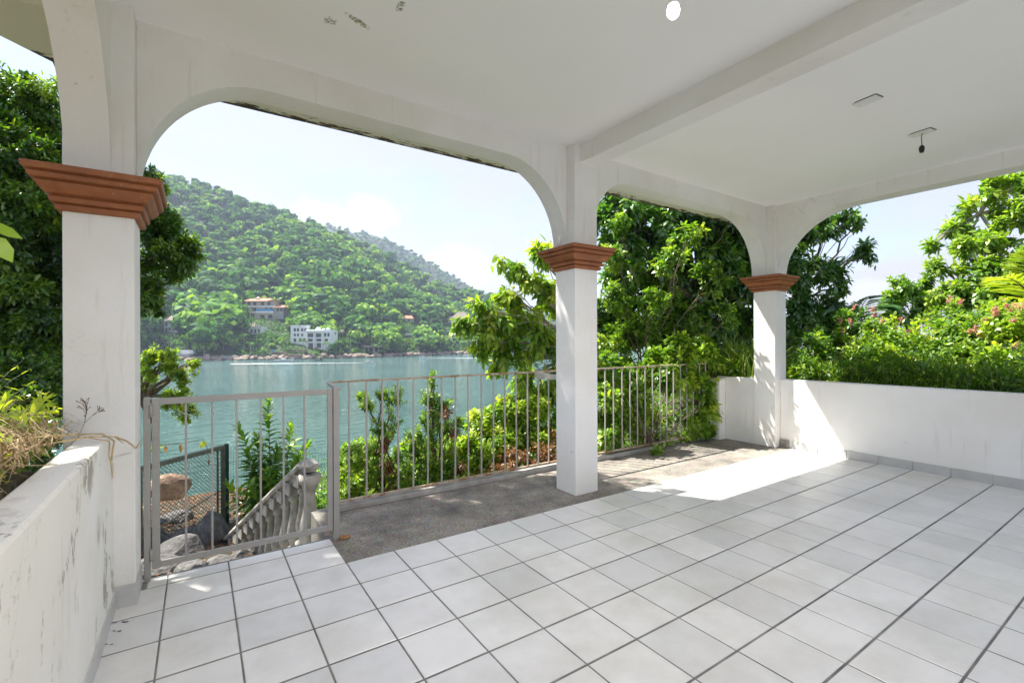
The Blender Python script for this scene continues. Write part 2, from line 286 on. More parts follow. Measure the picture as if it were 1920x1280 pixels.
# ------------------------------------------------------------------ setting: floor, balcony, roof slab
T = .3346; TX, TY = .8351, 3.3038
ZC = 3.43
fl = MB(); fl.box(-.6, 8.2, -3.2, 3.3, -.25, -.004); fl.box(-.6, TX-.012, 3.3, 3.80, -.25, -.004)
floor = fl.obj('floor', M['grout'], kind='structure')
def tile_mesh(w_, h_, nm='tile'):
    t = MB(); e = .004
    v = [(0, 0, -.003), (w_, 0, -.003), (w_, h_, -.003), (0, h_, -.003), (e, e, 0), (w_-e, e, 0), (w_-e, h_-e, 0), (e, h_-e, 0)]
    t.add(v, [(0, 1, 5, 4), (1, 2, 6, 5), (2, 3, 7, 6), (3, 0, 4, 7), (4, 5, 6, 7)]); return t.mesh(nm, M['tile'])
GX, GY = .008, .012       # thin and thick grout
full = tile_mesh(T-GX, T-GY); ntile = 0
rest = MB()
for j in range(-1, 19):
    for i in range(-5, 22):
        x0 = TX + i*T + GX/2; x1 = x0 + T-GX; y1 = TY - j*T - GY/2; y0 = y1-(T-GY)
        if j == -1:
            if i >= 0: continue
            pass
        x0c, x1c = max(x0, -.398), min(x1, 6.885)
        if x1c-x0c < .02: continue
        vis = y0 > .42
        if not vis: rest.add([(x0c, y0, 0), (x1c, y0, 0), (x1c, y1, 0), (x0c, y1, 0)], [(0, 1, 2, 3)]); continue
        me = full if abs((x1c-x0c)-(T-GX)) < 1e-4 else tile_mesh(x1c-x0c, T-GY)
        o = link('tile', me, floor); o.location = (x0c, y0, random.uniform(-.0006, .0008)); ntile += 1
for i in range(-4, 0):   # cut row at the gate threshold
    x0 = max(TX+i*T+GX/2, -.27); x1 = TX+i*T+T-GX/2
    if x1-x0 < .03: continue
    o = link('tile', tile_mesh(x1-x0, .128), floor); o.location = (x0, TY+T+GY/2, 0)
yd = MB(); yd.box(-9, 14, -16, -3.2, -.25, -.006); yd.obj('bounce_ground', simple('pale bounce surface', (.52, .50, .46), .9, 3, .2, .3), kind='structure')  # pale ground added out of view behind the camera to bounce light indoors
rest.obj('tile_field', M['tile'], floor, kind='stuff')
bs = MB(); bs.box(TX-.008, 7.2, TY+.003, 4.47, -.25, -.004)
balc = bs.obj('balcony_floor', M['aggregate'], kind='structure')
k = MB(); k.box(.95, 5.27, 4.32, 4.44, -.004, .045); k.obj('kerb', M['concrete'], balc, bevel=.008)
# roof slab: ceiling underside, overhangs
c = MB(); NX = 12
xs = np.linspace(-.62, 7.12, NX)
def zc(x): return ZC
c.box(-.62, 7.12, -2.4, 3.80, ZC, ZC+.16)
ceil = c.obj('ceiling', M['ceil'], kind='structure')
ov = MB(); ov.add([(-1.55, 3.803, 3.46), (-.84, 4.50, 3.46), (7.75, 4.50, 3.46), (7.75, 3.803, 3.46), (-1.55, 3.803, 3.60), (-.84, 4.50, 3.60), (7.75, 4.50, 3.60), (7.75, 3.803, 3.60)],
                  [(0, 1, 2, 3)[::-1], (4, 5, 6, 7), (0, 4, 5, 1), (1, 5, 6, 2), (2, 6, 7, 3), (3, 7, 4, 0)])
ov.obj('eave_slab', M['mildew'], ceil)
ov = MB(); ov.box(-1.55, -.623, -2.4, 3.80, 3.46, 3.60); ov.obj('eave_slab', M['plaster'], ceil)
ov = MB(); ov.box(7.123, 7.75, -2.4, 3.80, 3.46, 3.60); ov.obj('eave_slab', M['plaster'], ceil)
bm_ = MB(); bm_.box(3.12, 3.325, -2.4, 3.50, 3.255, ZC+.003)
tag(bm_.obj('ceiling_beam', M['plaster'], bevel=.006), 'white beam crossing the ceiling from the middle column towards the viewer', 'beam')

# ------------------------------------------------------------------ arcades
def arcade(name, label, a0, a1, zs, z1, rx0, rx1, rz, crown, axis, p0, p1, ext=None):
    """wall with a basket arch opening from a0 to a1; axis 'x' or 'y'"""
    mb = MB(); xs = []
    n = 40
    L0 = [a0+rx0*(1-math.cos(t)) for t in np.linspace(0, math.pi/2, n//2)]; R0 = [a1-rx1*(1-math.cos(t)) for t in np.linspace(math.pi/2, 0, n//2)]
    xs = L0 + list(np.linspace(a0+rx0, a1-rx1, 8))[1:-1] + R0
    def zf(x):
        if x < a0+rx0: u = (a0+rx0-x)/rx0; return crown-rz + rz*math.sqrt(max(0, 1-u*u))
        if x > a1-rx1: u = (x-(a1-rx1))/rx1; return crown-rz + rz*math.sqrt(max(0, 1-u*u))
        return crown
    prof = [(x, zf(x)) for x in xs]; m_ = len(prof); v = []
    for (x, z) in prof:
        for zz in (z, z1):
            for p in (p0, p1): v.append((x, p, zz) if axis == 'x' else (p, x, zz))
    f = []; fs = []
    for i in range(m_-1):
        a = i*4; b_ = a+4
        f += [(a, b_, b_+2, a+2), (a+1, a+3, b_+3, b_+1), (a+2, b_+2, b_+3, a+3)]; fs.append((a, a+1, b_+1, b_))
    f += [(0, 2, 3, 1), ((m_-1)*4, (m_-1)*4+1, (m_-1)*4+3, (m_-1)*4+2)]
    mb.add(v, f); mb.add(v, fs)
    me = mb.mesh(name, M['plaster'])
    for p in me.polygons:
        if p.index >= len(f): p.use_smooth = True
    return link(name, me, label=label, cat='wall')
a_ = arcade('arch_wall', 'wide white arch spanning from the front left column to the middle column', -.305, 3.05, 2.43, ZC+.004, .70, .72, .80, 3.213, 'x', 3.58, 3.79)
arcade('arch_wall', 'narrower white arch between the middle column and the far corner column', 3.348, 6.772, 2.43, ZC+.004, .58, .80, .80, 3.225, 'x', 3.58, 3.79)
arcade('arch_wall', 'white arch on the right side above the low planter wall', -2.4, 3.463, 2.43, ZC+.004, .85, .95, .82, 3.25, 'y', 6.85, 7.10)
arcade('arch_wall', 'white arch at the upper left corner rising toward the viewer', -2.4, 3.463, 2.43, ZC+.004, .85, .85, .79, 3.21, 'y', -.605, -.41)

# ------------------------------------------------------------------ columns
def capital_mesh(x0, x1, y0, y1):
    prof = [(2.216, .016), (2.222, .026), (2.246, .030), (2.248, .018), (2.254, .018), (2.257, .044), (2.282, .050), (2.284, .034), (2.291, .036), (2.300, .060), (2.325, .084), (2.350, .094), (2.352, .082), (2.359, .084), (2.362, .112), (2.386, .118), (2.388, .104), (2.396, .106), (2.399, .132), (2.427, .137), (2.433, .128)]
    mb = MB(); v = []; f = []
    for z, o in prof: v += [(x0-o, y0-o, z), (x1+o, y0-o, z), (x1+o, y1+o, z), (x0-o, y1+o, z)]
    n = len(prof)
    for i in range(n-1):
        for k in range(4): f.append((i*4+k, i*4+(k+1) % 4, i*4+4+(k+1) % 4, i*4+4+k))
    f += [(3, 2, 1, 0), (n*4-4, n*4-3, n*4-2, n*4-1)]; mb.add(v, f); return mb.mesh('capital', M['terracotta'])
def column(x0, x1, y0, y1, label, zb=0):
    e = empty('column', ((x0+x1)/2, (y0+y1)/2, zb), label=label, cat='column', group='square white columns with terracotta capitals')
    off = Vector(e.location)
    def loc(o): o.parent = e; o.matrix_parent_inverse = Matrix.Translation(-off)
    s_ = MB().box(x0, x1, y0, y1, zb, 2.222); o = s_.obj('shaft', M['plaster'], bevel=.006); loc(o)
    s_ = MB().box(x0, x1, y0, y1, 2.43, ZC+.002); o = s_.obj('upper_shaft', M['plaster'], bevel=.006); loc(o)
    o = link('capital', capital_mesh(x0, x1, y0, y1)); bv = o.modifiers.new('b', 'BEVEL'); bv.width = .003; bv.segments = 1; loc(o)
    return e, loc
c1, l1 = column(-.612, -.306, 3.46, 3.77, 'nearest white column at the front left beside the metal gate')
o = MB().box(-.402, -.298, 3.449, 3.4595, -.003, .125).obj('skirting_tile', M['skirt'], bevel=.002); l1(o)
o = MB().box(-.3055, -.296, 3.4605, 3.72, -.003, .125).obj('skirting_tile', M['skirt'], bevel=.002); l1(o)
c2, l2 = column(3.052, 3.345, 3.465, 3.765, 'middle white column standing on the concrete edge in front of the fence', -.003)
c3, l3 = column(6.775, 7.075, 3.46, 3.77, 'far corner white column where both low planter walls meet', -.003)
# conduit stub on capital of middle column
cs = MB(); cs.lathe([(.018, 0), (.019, .11), (.017, .112), (.009, .113), (.008, .10)], (2.965, 3.60, 2.433), 14)
tag(cs.obj('conduit_stub', M['pvc'], smooth=True), 'short white pipe stub standing on the middle column capital', 'pipe')

# ------------------------------------------------------------------ low walls
lw = MB().box(-.535, -.40, -3.5, 3.4605, -.25, 1.0).obj('low_wall', M['plaster_worn'], bevel=.012, label='low white wall at the left edge with peeling paint and dry plants on top', cat='wall')
for k in range(7):
    y1 = 3.44-k*.338
    if k < 6: MB().box(-.401, -.392, y1-.332, y1, -.003, .10).obj('skirting_tile', M['skirt'], lw, bevel=.0015)
rw = MB().box(6.90, 7.06, -3.5, 3.4595, -.25, .958).obj('low_wall', M['plaster'], bevel=.01, label='long low white wall on the right holding back the flowering garden', cat='wall')
y1 = TY-.012
for k in range(8):
    MB().box(6.886, 6.9005, y1-T+.010, y1, -.003, .102).obj('skirting_tile', M['skirt'], rw, bevel=.0015); y1 -= T
MB().box(6.878, 6.9005, 3.33, 3.458, -.003, .11).obj('mortar_patch', M['lime'], rw, bevel=.004)
MB().box(6.79, 6.93, 3.7705, 4.38, -.25, .955).obj('low_wall', M['plaster'], bevel=.01, label='short low white wall beyond the corner column with leaf shadows on it', cat='wall')
MB().box(6.63, 6.788, 4.22, 4.40, -.25, .93).obj('end_post', M['plaster'], bevel=.02, label='short stubby white post at the far end of the fence half hidden by vine', cat='post')

# ------------------------------------------------------------------ fence and gate
FY = 4.36
fx = empty('railing', (3.8, FY, 0), label='low white metal bar railing along the terrace edge with rusty bottom rail', cat='railing')
def fobj(mb, name, mat, par, **k):
    o = mb.obj(name, mat, **k); o.parent = par; o.matrix_parent_inverse = Matrix.Translation(-Vector(par.location)); return o
def fz(x): return .085 if x > 4.2 else .07
fobj(MB().bar((.96, FY, 1.150), (6.66, FY+.01, 1.160), .028, .018), 'top_rail', M['rustrail'], fx)
fobj(MB().bar((.96, FY, .075), (6.63, FY+.01, .085), .03, .022), 'bottom_rail', M['rustrail'], fx)
barme = MB().box(-.0065, .0065, -.0065, .0065, .082, 1.145).mesh('bar', M['fence'])
for i in range(37):
    x = .98+.1527*i+random.uniform(-.004, .004)
    if 3.46 > x > 3.40: pass
    if x > 6.62: break
    o = link('bar', barme, fx); o.location = (x-3.8, 0, 0)
    o.rotation_euler = (random.uniform(-.003, .003), random.uniform(-.004, .004), random.uniform(-.2, .2))
for x in (5.30,):
    fobj(MB().box(x-.03, x+.03, FY-.03, FY+.03, -.004, .078), 'foot_post', M['rustrail'], fx)
fobj(MB().bar((3.215, FY-.012, 1.118), (3.235, 3.762, 1.118), .012, .058), 'wall_bracket', M['fence'], fx)
fobj(MB().bar((.90, 3.772, 1.139), (.955, FY-.006, 1.144), .035, .022), 'wall_bracket', M['gate'], fx)
g = empty('metal_gate', (.29, 3.75, 0), label='grey metal bar gate closed between two posts at the stair head', cat='gate')
def gob(mb, name, mat=M['gate'], **k): return fobj(mb, name, mat, g, **k)
gob(MB().box(-.290, -.256, 3.735, 3.772, -.003, 1.158), 'gate_post', bevel=.003)
gob(MB().box(.852, .896, 3.728, 3.772, -.003, 1.158), 'gate_post', bevel=.003)
gob(MB().box(-.248, -.208, 3.738, 3.762, .07, 1.150), 'frame_stile', bevel=.002)
gob(MB().box(.812, .848, 3.738, 3.762, .07, 1.150), 'frame_stile', bevel=.002)
gob(MB().box(-.208, .812, 3.739, 3.761, 1.108, 1.149), 'frame_rail', bevel=.002)
gob(MB().box(-.208, .812, 3.739, 3.761, .075, .113), 'frame_rail', bevel=.002)
for x in (-.071, .074, .216, .363, .510, .650): gob(MB().box(x-.006, x+.006, 3.744, 3.756, .112, 1.109), 'bar')
for z in (1.07, .16): gob(MB().lathe([(.009, 0), (.009, .075)], (-.252, 3.733, z-.035), 8), 'hinge', smooth=True)
gob(MB().box(.80, .90, 3.770, 3.778, .03, .06), 'latch', M['rustrail'])
dl = MB().lathe([(.01, 0), (.035, .006), (.03, .02), (.01, .028)], (.93, 3.72, -.003), 7, sx=1.3); dl.obj('dead_leaf', M['litter'], label='curled brown dead leaf on the concrete at the foot of the gate post', cat='leaf')

# ------------------------------------------------------------------ ceiling fittings
def atp(px, py, z):
    d = (z-HC)/(UPV.z*-(py-641.09)/FPX); p = at(px, py, 1)-Vector((0, 0, HC)); return Vector((0, 0, HC))+p*((z-HC)/p.z)
b_ = empty('ceiling_bulb', (1.71, 1.30, 2.93), label='lit white light bulb hanging from the ceiling at the top edge', cat='light bulb')
m, N, L, b = nmat('glowing bulb glass'); b.inputs['Base Color'].default_value = (1, .95, .88, 1); b.inputs['Emission Color'].default_value = (1, .86, .68, 1); b.inputs['Emission Strength'].default_value = 6; M['glow'] = m
def bulbpart(mb, name, mat, **k): o = mb.obj(name, mat, b_, **k); return o
bulbpart(MB().lathe([(.004, -.034), (.018, -.031), (.027, -.020), (.030, -.006), (.028, .008), (.024, .02)], (0, 0, 0), 18), 'bulb_glass', M['glow'], smooth=True)
bulbpart(MB().lathe([(.0245, .0205), (.019, .045), (.015, .06), (.014, .08)], (0, 0, 0), 18), 'bulb_base', M['pvc'], smooth=True)
bulbpart(MB().lathe([(.018, .08), (.018, .125), (.008, .13)], (0, 0, 0), 14), 'lamp_holder', M['pvc'], smooth=True)
bulbpart(MB().tube([(0, 0, .13), (.006, 0, .3), (0, .004, .499)], .003, 6), 'cable', M['black'])
b_.scale = (.88, .88, 1)
pl = bpy.data.lights.new('bulb_light', 'SPOT'); pl.energy = 26; pl.spot_size = R(178); pl.spot_blend = .6; pl.color = (1, .92, .82); pl.shadow_soft_size = .04
po = bpy.data.objects.new('bulb_light', pl); COL.objects.link(po); po.parent = b_; po.location = (0, 0, -.08)
def junction(x, y, rz, label, hang):
    e = empty('junction_box', (x, y, ZC-.001), rz, label=label, cat='junction box')
    MB().box(-.055, .055, -.085, .085, -.011, 0).obj('cover_plate', M['pvc'], e, bevel=.003)
    gp = MB(); gp.box(-.062, -.0555, -.088, .06, -.0025, 0); gp.box(-.055, .05, -.093, -.0855, -.0025, 0); gp.obj('dark_gap', M['black'], e)
    if hang:
        MB().tube([(0, -.01, -.005), (-.012, -.006, -.025), (.004, .004, -.05), (-.003, 0, -.075), (.004, 0, -.105), (0, 0, -.125)], .0035, 6).obj('twisted_wire', simple('dusty dark wire', (.10, .05, .04), .7), e)
        MB().lathe([(.007, -.118), (.017, -.128), (.022, -.145), (.021, -.165), (.016, -.178), (.016, -.186), (.003, -.186)], (0, 0, 0), 14).obj('lamp_socket', M['black'], e, smooth=True)
junction(4.475, 1.555, R(-8), 'flat ceiling junction cover with a dark cracked edge', False)
junction(5.585, 1.515, R(-8), 'ceiling junction cover with an empty black lamp socket hanging from it', True)
# ------------------------------------------------------------------ sea, hills, foreground ground
SEA = -7.5
m, N, L, b = nmat('sea water'); b.inputs['Roughness'].default_value = .06; b.inputs['IOR'].default_value = 1.33
g = N.new('ShaderNodeTexCoord'); mp = N.new('ShaderNodeMapping'); mp.inputs['Scale'].default_value = (1.0, .32, 1); mp.inputs['Rotation'].default_value = (0, 0, R(33)); L.new(g.outputs['Object'], mp.inputs[0])
na = N.new('ShaderNodeTexNoise'); na.inputs['Scale'].default_value = .9; na.inputs['Detail'].default_value = 6; na.inputs['Roughness'].default_value = .5
mp2 = N.new('ShaderNodeMapping'); mp2.inputs['Scale'].default_value = (.35, 1.3, 1); mp2.inputs['Rotation'].default_value = (0, 0, R(-30)); L.new(g.outputs['Object'], mp2.inputs[0]); L.new(mp2.outputs[0], na.inputs['Vector'])
nb = N.new('ShaderNodeTexNoise'); nb.inputs['Scale'].default_value = .03; nb.inputs['Detail'].default_value = 4; L.new(g.outputs['Object'], nb.inputs['Vector'])
r = ramp(N, [(.35, (.070, .150, .132)), (.65, (.105, .200, .178))]); L.new(nb.outputs['Fac'], r.inputs[0]); L.new(r.outputs[0], b.inputs['Base Color'])
bump(N, L, na.outputs['Fac'], b, 1.0, 2.2); M['sea'] = m
MB().add([(-1700, -1700, SEA), (1700, -1700, SEA), (1700, 1700, SEA), (-1700, 1700, SEA)], [(0, 1, 2, 3)]).obj('sea', M['sea'], kind='structure')

def fbm(x, y, seed=0, oct=4):
    x = np.asarray(x, float); y = np.asarray(y, float); o = 0; a = 1.0; r_ = np.random.default_rng(seed)
    for i in range(oct):
        for _ in range(3):
            th, ph, k = r_.uniform(0, 6.28), r_.uniform(0, 6.28), 1.9**i*r_.uniform(.7, 1.3)
            o = o + a*np.sin((x*math.cos(th)+y*math.sin(th))*k+ph)/3
        a *= .52
    return o
PXS = [-700, 0, 300, 400, 500, 600, 700, 800, 930, 1000, 1150, 1500]
SHORE = [235, 235, 238, 245, 252, 262, 285, 320, 385, 520, 700, 760]        # depth of the waterline
RPX = [-700, 0, 200, 300, 350, 400, 430, 480, 520, 580, 640, 700, 740, 800, 850, 900, 930, 1000, 1100, 1500]
RPY = [380, 330, 322, 328, 332, 343, 362, 384, 403, 420, 436, 468, 488, 513, 534, 549, 563, 612, 630, 636]
RDEP = [620, 560, 540, 540, 540, 540, 540, 545, 550, 560, 570, 580, 590, 600, 610, 620, 630, 690, 820, 900]
def shore_d(px): return np.interp(px, PXS, SHORE)
def hill_xyz(px, t):
    """point of the near hillside; t = 0 at the waterline, 1 on the ridge"""
    px = np.asarray(px, float); t = np.asarray(t, float)
    ds = shore_d(px); dr = np.maximum(np.interp(px, RPX, RDEP), ds+40); d = ds+(dr-ds)*t
    zr = HC+(641-np.interp(px, RPX, RPY))/FPX*dr - 8.5
    tt = np.clip(t, 0, 1); rise = .80*tt+.20*tt**1.7
    z = SEA + (zr-SEA)*rise + np.clip(1.2*(1-np.exp(-tt*40)), 0, 2)
    lat = (px-960)/FPX*d; X = FW.x*d+RT.x*lat; Y = FW.y*d+RT.y*lat
    z = z + fbm(X/60, Y/60, 3)*10.0*np.clip(tt*4, 0, 1)*np.clip((1.02-tt)*4, 0, 1)
    z = np.where(t > 1, z-(t-1)*(dr-ds)*.75, z)
    return X, Y, z
def grid_mesh(name, X, Y, Z, mat, smooth=True):
    nr, nc = X.shape; me = bpy.data.meshes.new(name); v = np.stack([X, Y, Z], -1).reshape(-1, 3)
    i = np.arange(nr-1)[:, None]*nc+np.arange(nc-1)[None]; f = np.stack([i, i+1, i+nc+1, i+nc], -1).reshape(-1, 4)
    me.vertices.add(len(v)); me.vertices.foreach_set('co', v.ravel().astype(np.float32)); me.loops.add(f.size); me.loops.foreach_set('vertex_index', f.ravel().astype(np.int32))
    me.polygons.add(len(f)); me.polygons.foreach_set('loop_start', (np.arange(len(f))*4).astype(np.int32)); me.polygons.foreach_set('loop_total', np.full(len(f), 4, np.int32))
    me.materials.append(mat); me.update(calc_edges=True)
    if smooth: me.polygons.foreach_set('use_smooth', [True]*len(f))
    return me
M['hill'] = simple('hillside undergrowth', (.035, .065, .02), 1, .12, .45)
pxg, tg = np.meshgrid(np.linspace(-700, 1500, 150), np.concatenate([[-.06], np.linspace(0, 1, 46), [1.15, 1.5]]))
X, Y, Z = hill_xyz(pxg, np.maximum(tg, 0)); 
Z[0] = SEA-3
link('hillside', grid_mesh('hillside', X, Y, Z, M['hill']), kind='structure')
# second, farther ridge
R2X = [400, 600, 660, 700, 740, 760, 800, 850, 880, 930, 1000, 1200]; R2Y = [400, 412, 428, 432, 447, 460, 482, 510, 528, 556, 580, 628]
def ridge2(px, t):
    dr = 1150.0; ds = 760.0; d = ds+(dr-ds)*t; zr = HC+(641-np.interp(px, R2X, R2Y))/FPX*dr-10
    z = SEA+(zr-SEA)*np.clip(t, 0, 1); z = np.where(t > 1, z-(t-1)*400, z); lat = (px-960)/FPX*d
    return FW.x*d+RT.x*lat, FW.y*d+RT.y*lat, z
pxg, tg = np.meshgrid(np.linspace(400, 1200, 60), np.linspace(0, 1.3, 14)); link('far_ridge', grid_mesh('far_ridge', *ridge2(pxg, tg), M['hill']), kind='structure')

# foreground ground, falling to the sea, rising on the right
def gz(x, y):
    x = np.asarray(x, float); y = np.asarray(y, float)
    yy = np.clip(y-4.4, 0, None); base = -.85-.13*yy-.0042*yy**2
    up = .90+.07*np.clip(x-7.4, 0, 60)-.15*np.clip(y-4.0, 0, None)**1.25
    s = np.clip((x-6.2-.35*yy)/2.2, 0, 1); s = s*s*(3-2*s); z = base*(1-s)+np.maximum(up, base)*s
    left = .93; s2 = np.clip((-.50-x)/.1, 0, 1)*np.clip((4.6-y)/1.0, 0, 1); z = z*(1-s2)+left*s2
    return z + fbm(x*1.1, y*1.1, 9, 3)*.05
DENS = 2.3
M['ground'] = simple('slope soil', (.045, .042, .026), 1, 1.5, .5, .8, .08)
def ground_patch(xs, ys, name='ground'):
    X, Y = np.meshgrid(xs, ys); return link(name, grid_mesh(name, X, Y, gz(X, Y), M['ground']), kind='structure')
ground_patch(np.linspace(-30, 60, 150), np.linspace(4.44, 38, 80))
ground_patch(np.linspace(7.06, 60, 90), np.linspace(-30, 4.44, 50), 'garden_bed')
ground_patch(np.concatenate([np.linspace(-30, -1.4, 30), np.linspace(-1.3, -.538, 8)]), np.linspace(-30, 4.44, 50), 'planter_soil')

# ------------------------------------------------------------------ leaf generator (real geometry, one mesh per crown)
def unit(a): return a/np.maximum(np.linalg.norm(a, axis=-1, keepdims=True), 1e-9)
def leaf_arrays(P, D, Nn, Ln, Wd, kind):
    n = len(P); D = unit(D); S = unit(np.cross(D, Nn)); U = unit(np.cross(S, D)); Ln = Ln[:, None]; Wd = Wd[:, None]
    if kind == 'diamond':
        v = np.stack([P, P+D*Ln*.45+S*Wd*.5+U*Wd*.12, P+D*Ln-U*Ln*.08, P+D*Ln*.45-S*Wd*.5+U*Wd*.12], 1); loops = np.array([0, 1, 2, 3]); sizes = [4]
    else:
        v = np.stack([P, P+D*Ln*.28+S*Wd*.46+U*Ln*.03, P+D*Ln*.28-S*Wd*.46+U*Ln*.03, P+D*Ln*.66+S*Wd*.42-U*Ln*.03, P+D*Ln*.66-S*Wd*.42-U*Ln*.03, P+D*Ln-U*Ln*.16], 1)
        loops = np.array([0, 1, 2, 1, 3, 4, 2, 3, 5, 4]); sizes = [3, 4, 3]
    return v, loops, sizes
def leaves_mesh(name, parts, mat, extra=None):
    """parts: list of (v[n,k,3], loops, sizes, tint[n])"""
    co = []; lp = []; sz = []; ti = []; o = 0
    for v, loops, sizes, tint in parts:
        n, k = v.shape[:2]
        if n == 0: continue
        co.append(v.reshape(-1, 3)); lp.append((loops[None]+np.arange(n)[:, None]*k+o).ravel()); sz.append(np.tile(sizes, n)); ti.append(np.repeat(tint, k)); o += n*k
    co = np.concatenate(co); lp = np.concatenate(lp); sz = np.concatenate(sz); ti = np.concatenate(ti)
    me = bpy.data.meshes.new(name); me.vertices.add(len(co)); me.vertices.foreach_set('co', co.astype(np.float32).ravel())
    me.loops.add(len(lp)); me.loops.foreach_set('vertex_index', lp.astype(np.int32)); me.polygons.add(len(sz))
    me.polygons.foreach_set('loop_start', np.concatenate([[0], np.cumsum(sz)[:-1]]).astype(np.int32)); me.polygons.foreach_set('loop_total', sz.astype(np.int32))
    me.materials.append(mat); me.update(calc_edges=True)
    at_ = me.attributes.new('tint', 'FLOAT', 'POINT'); at_.data.foreach_set('value', ti.astype(np.float32)); return me
def keep(v):
    """drop leaves that would stand inside the terrace or its walls"""
    x, y, z = v[..., 0], v[..., 1], v[..., 2]
    bad = ((x > -.62) & (x < 6.9) & (y < 4.36) & (z < 3.62)) | ((x > -1.6) & (x < 7.8) & (y < 4.52) & (z > 3.4)) | ((x > 6.88) & (x < 7.09) & (y < 3.8) & (z < .965)) | ((x > 6.75) & (x < 7.12) & (y < 3.82)) | ((x > -.62) & (x < -.40) & (y < 3.8) & (z < 1.0)) | ((x > 6.78) & (x < 6.94) & (y < 4.42) & (z < .96))
    return ~bad.any(axis=1)
def crown_parts(lobes, leaf, per=8, kind='long', droop=.35, spread=1.1, aspect=.36, tint=(.5, .25), sub=26, subr=.34, twig=None, up=.35, seed=None, shell=.72):
    """lobes: (center, (rx,ry,rz), n_leaves).  Leaves sit round twig tips that gather in sub-clusters."""
    r_ = np.random.default_rng(seed if seed is not None else rng.integers(1e9)); res = []; tips = []
    tw = twig or leaf*1.4
    for c, rad, nl in lobes:
        c = np.array(c, float); rad = np.array(rad, float); ncl = max(1, int(nl*DENS/per)); ns = max(4, int(sub))
        d = unit(r_.normal(size=(ns, 3))); rr = r_.uniform(shell-.25, 1.0, (ns, 1)); sc = c+d*rad*rr*(1-subr*.6); srad = subr*rad.mean()*r_.uniform(.55, 1.25, ns)
        k = r_.integers(0, ns, ncl); dd = unit(r_.normal(size=(ncl, 3))+d[k]*.8+np.array([0, 0, .25])); cc = sc[k]+dd*(srad[k]*r_.uniform(.45, 1.0, ncl)**.6)[:, None]
        ax = unit(dd*.8+d[k]*.5+np.array([0, 0, up-droop*.6])+r_.normal(size=(ncl, 3))*.25); tint_s = r_.normal(0, tint[1]*.6, ns)[k]
        tips.append((sc, cc, ax))
        u = np.tile(np.arange(per)/per, ncl)+r_.uniform(0, .1, ncl*per); C = np.repeat(cc, per, 0); A = np.repeat(ax, per, 0)
        az = np.repeat(r_.uniform(0, 6.28, ncl), per)+np.tile(np.arange(per)*2.4, ncl); o1 = unit(np.cross(A, r_.normal(size=A.shape))); o1 = unit(np.cross(A, np.array([.3, .2, 1.0]))+1e-6); o2 = np.cross(A, o1)
        rad_d = o1*np.cos(az)[:, None]+o2*np.sin(az)[:, None]; phi = spread*(.55+.75*u)
        D = A*np.cos(phi)[:, None]+rad_d*np.sin(phi)[:, None]; D = unit(D+np.array([0, 0, -droop])+r_.normal(size=D.shape)*.12)
        P = C-A*(tw*u)[:, None]; Nn = unit(A*.6+np.array([0, 0, .9])+r_.normal(size=D.shape)*.35)
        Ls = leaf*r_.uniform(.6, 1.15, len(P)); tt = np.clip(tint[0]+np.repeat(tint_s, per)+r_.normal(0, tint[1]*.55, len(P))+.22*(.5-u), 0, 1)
        v, lo, sz = leaf_arrays(P, D, Nn, Ls, Ls*aspect*r_.uniform(.85, 1.15, len(P)), kind); kp = keep(v); res.append((v[kp], lo, sz, tt[kp]))
    return res, tips
def limb(mb, a, b, r0, r1, wob=.06, n=5, nseg=5):
    if r0 > .1: wob *= .6
    a, b = np.array(a, float), np.array(b, float); l = np.linalg.norm(b-a); pts = []
    for i in range(nseg+1):
        t = i/nseg; p = a*(1-t)+b*t; 
        if 0 < i < nseg: p = p+rng.normal(size=3)*wob*l*.5+np.array([0, 0, .05*l*math.sin(math.pi*t)])
        pts.append(p)
    mb.tube(pts, [r0*(1-i/nseg)+r1*i/nseg for i in range(nseg+1)], n); return pts
def plant(name, label, cat, lobes, leaf, mat, base=None, fork=None, trunk_r=.08, bark='bark', group=None, crown_name='crown', branch_n=10, thin=99, hi_from=999, hi_fork=None, twigs=True, extra=(), **kw):
    base = base if base is not None else (lobes[0][0][0], lobes[0][0][1], float(gz(lobes[0][0][0], lobes[0][0][1])))
    e = empty(name, base, label=label, cat=cat, group=group); inv = Matrix.Translation(-Vector(base))
    parts, tips = crown_parts(lobes, leaf, **kw); parts = parts+list(extra)
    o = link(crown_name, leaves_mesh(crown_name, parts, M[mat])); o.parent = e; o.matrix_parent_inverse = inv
    mb = MB(); fork = fork or tuple(np.array(base)*.45+np.array(lobes[0][0])*.55)
    limb(mb, np.array(base)-np.array([0, 0, .2]), fork, trunk_r, trunk_r*.7, .05, 8)
    for li, ((c, rad, nl), (sc, cc, ax)) in enumerate(zip(lobes, tips)):
        pts = limb(mb, fork if li < hi_from else hi_fork, c, trunk_r*.62*(1 if thin == 99 else .55), trunk_r*.25, .08, 6)
        for k in range(min(branch_n, len(sc), thin)):
            a = pts[2+k % 4]; limb(mb, a, sc[k], trunk_r*.2, trunk_r*.06, .1, 4, 4)
        if twigs:
            for k in range(0, len(cc), max(1, len(cc)//90)):
                j = np.argmin(((sc-cc[k])**2).sum(1)); mb.tube([sc[j], (sc[j]+cc[k])/2+rng.normal(size=3)*.02, cc[k]+ax[k]*.0], [trunk_r*.07, trunk_r*.05, trunk_r*.03], 3, cap=False)
    o = mb.obj('trunk', M[bark], smooth=True); o.parent = e; o.matrix_parent_inverse = inv
    return e
def A(px, py, d): return tuple(at(px, py, d))
def lobes_px(lst, dens=1.0):
    """(px, py, depth, radius px, leaves, squash)"""
    out = []
    for t in lst:
        px, py, d, rp, n = t[:5]; r_ = rp*d/FPX; q = t[5] if len(t) > 5 else 1.0; out.append((A(px, py, d), (r_, r_, r_*q), int(n*dens)))
    return out
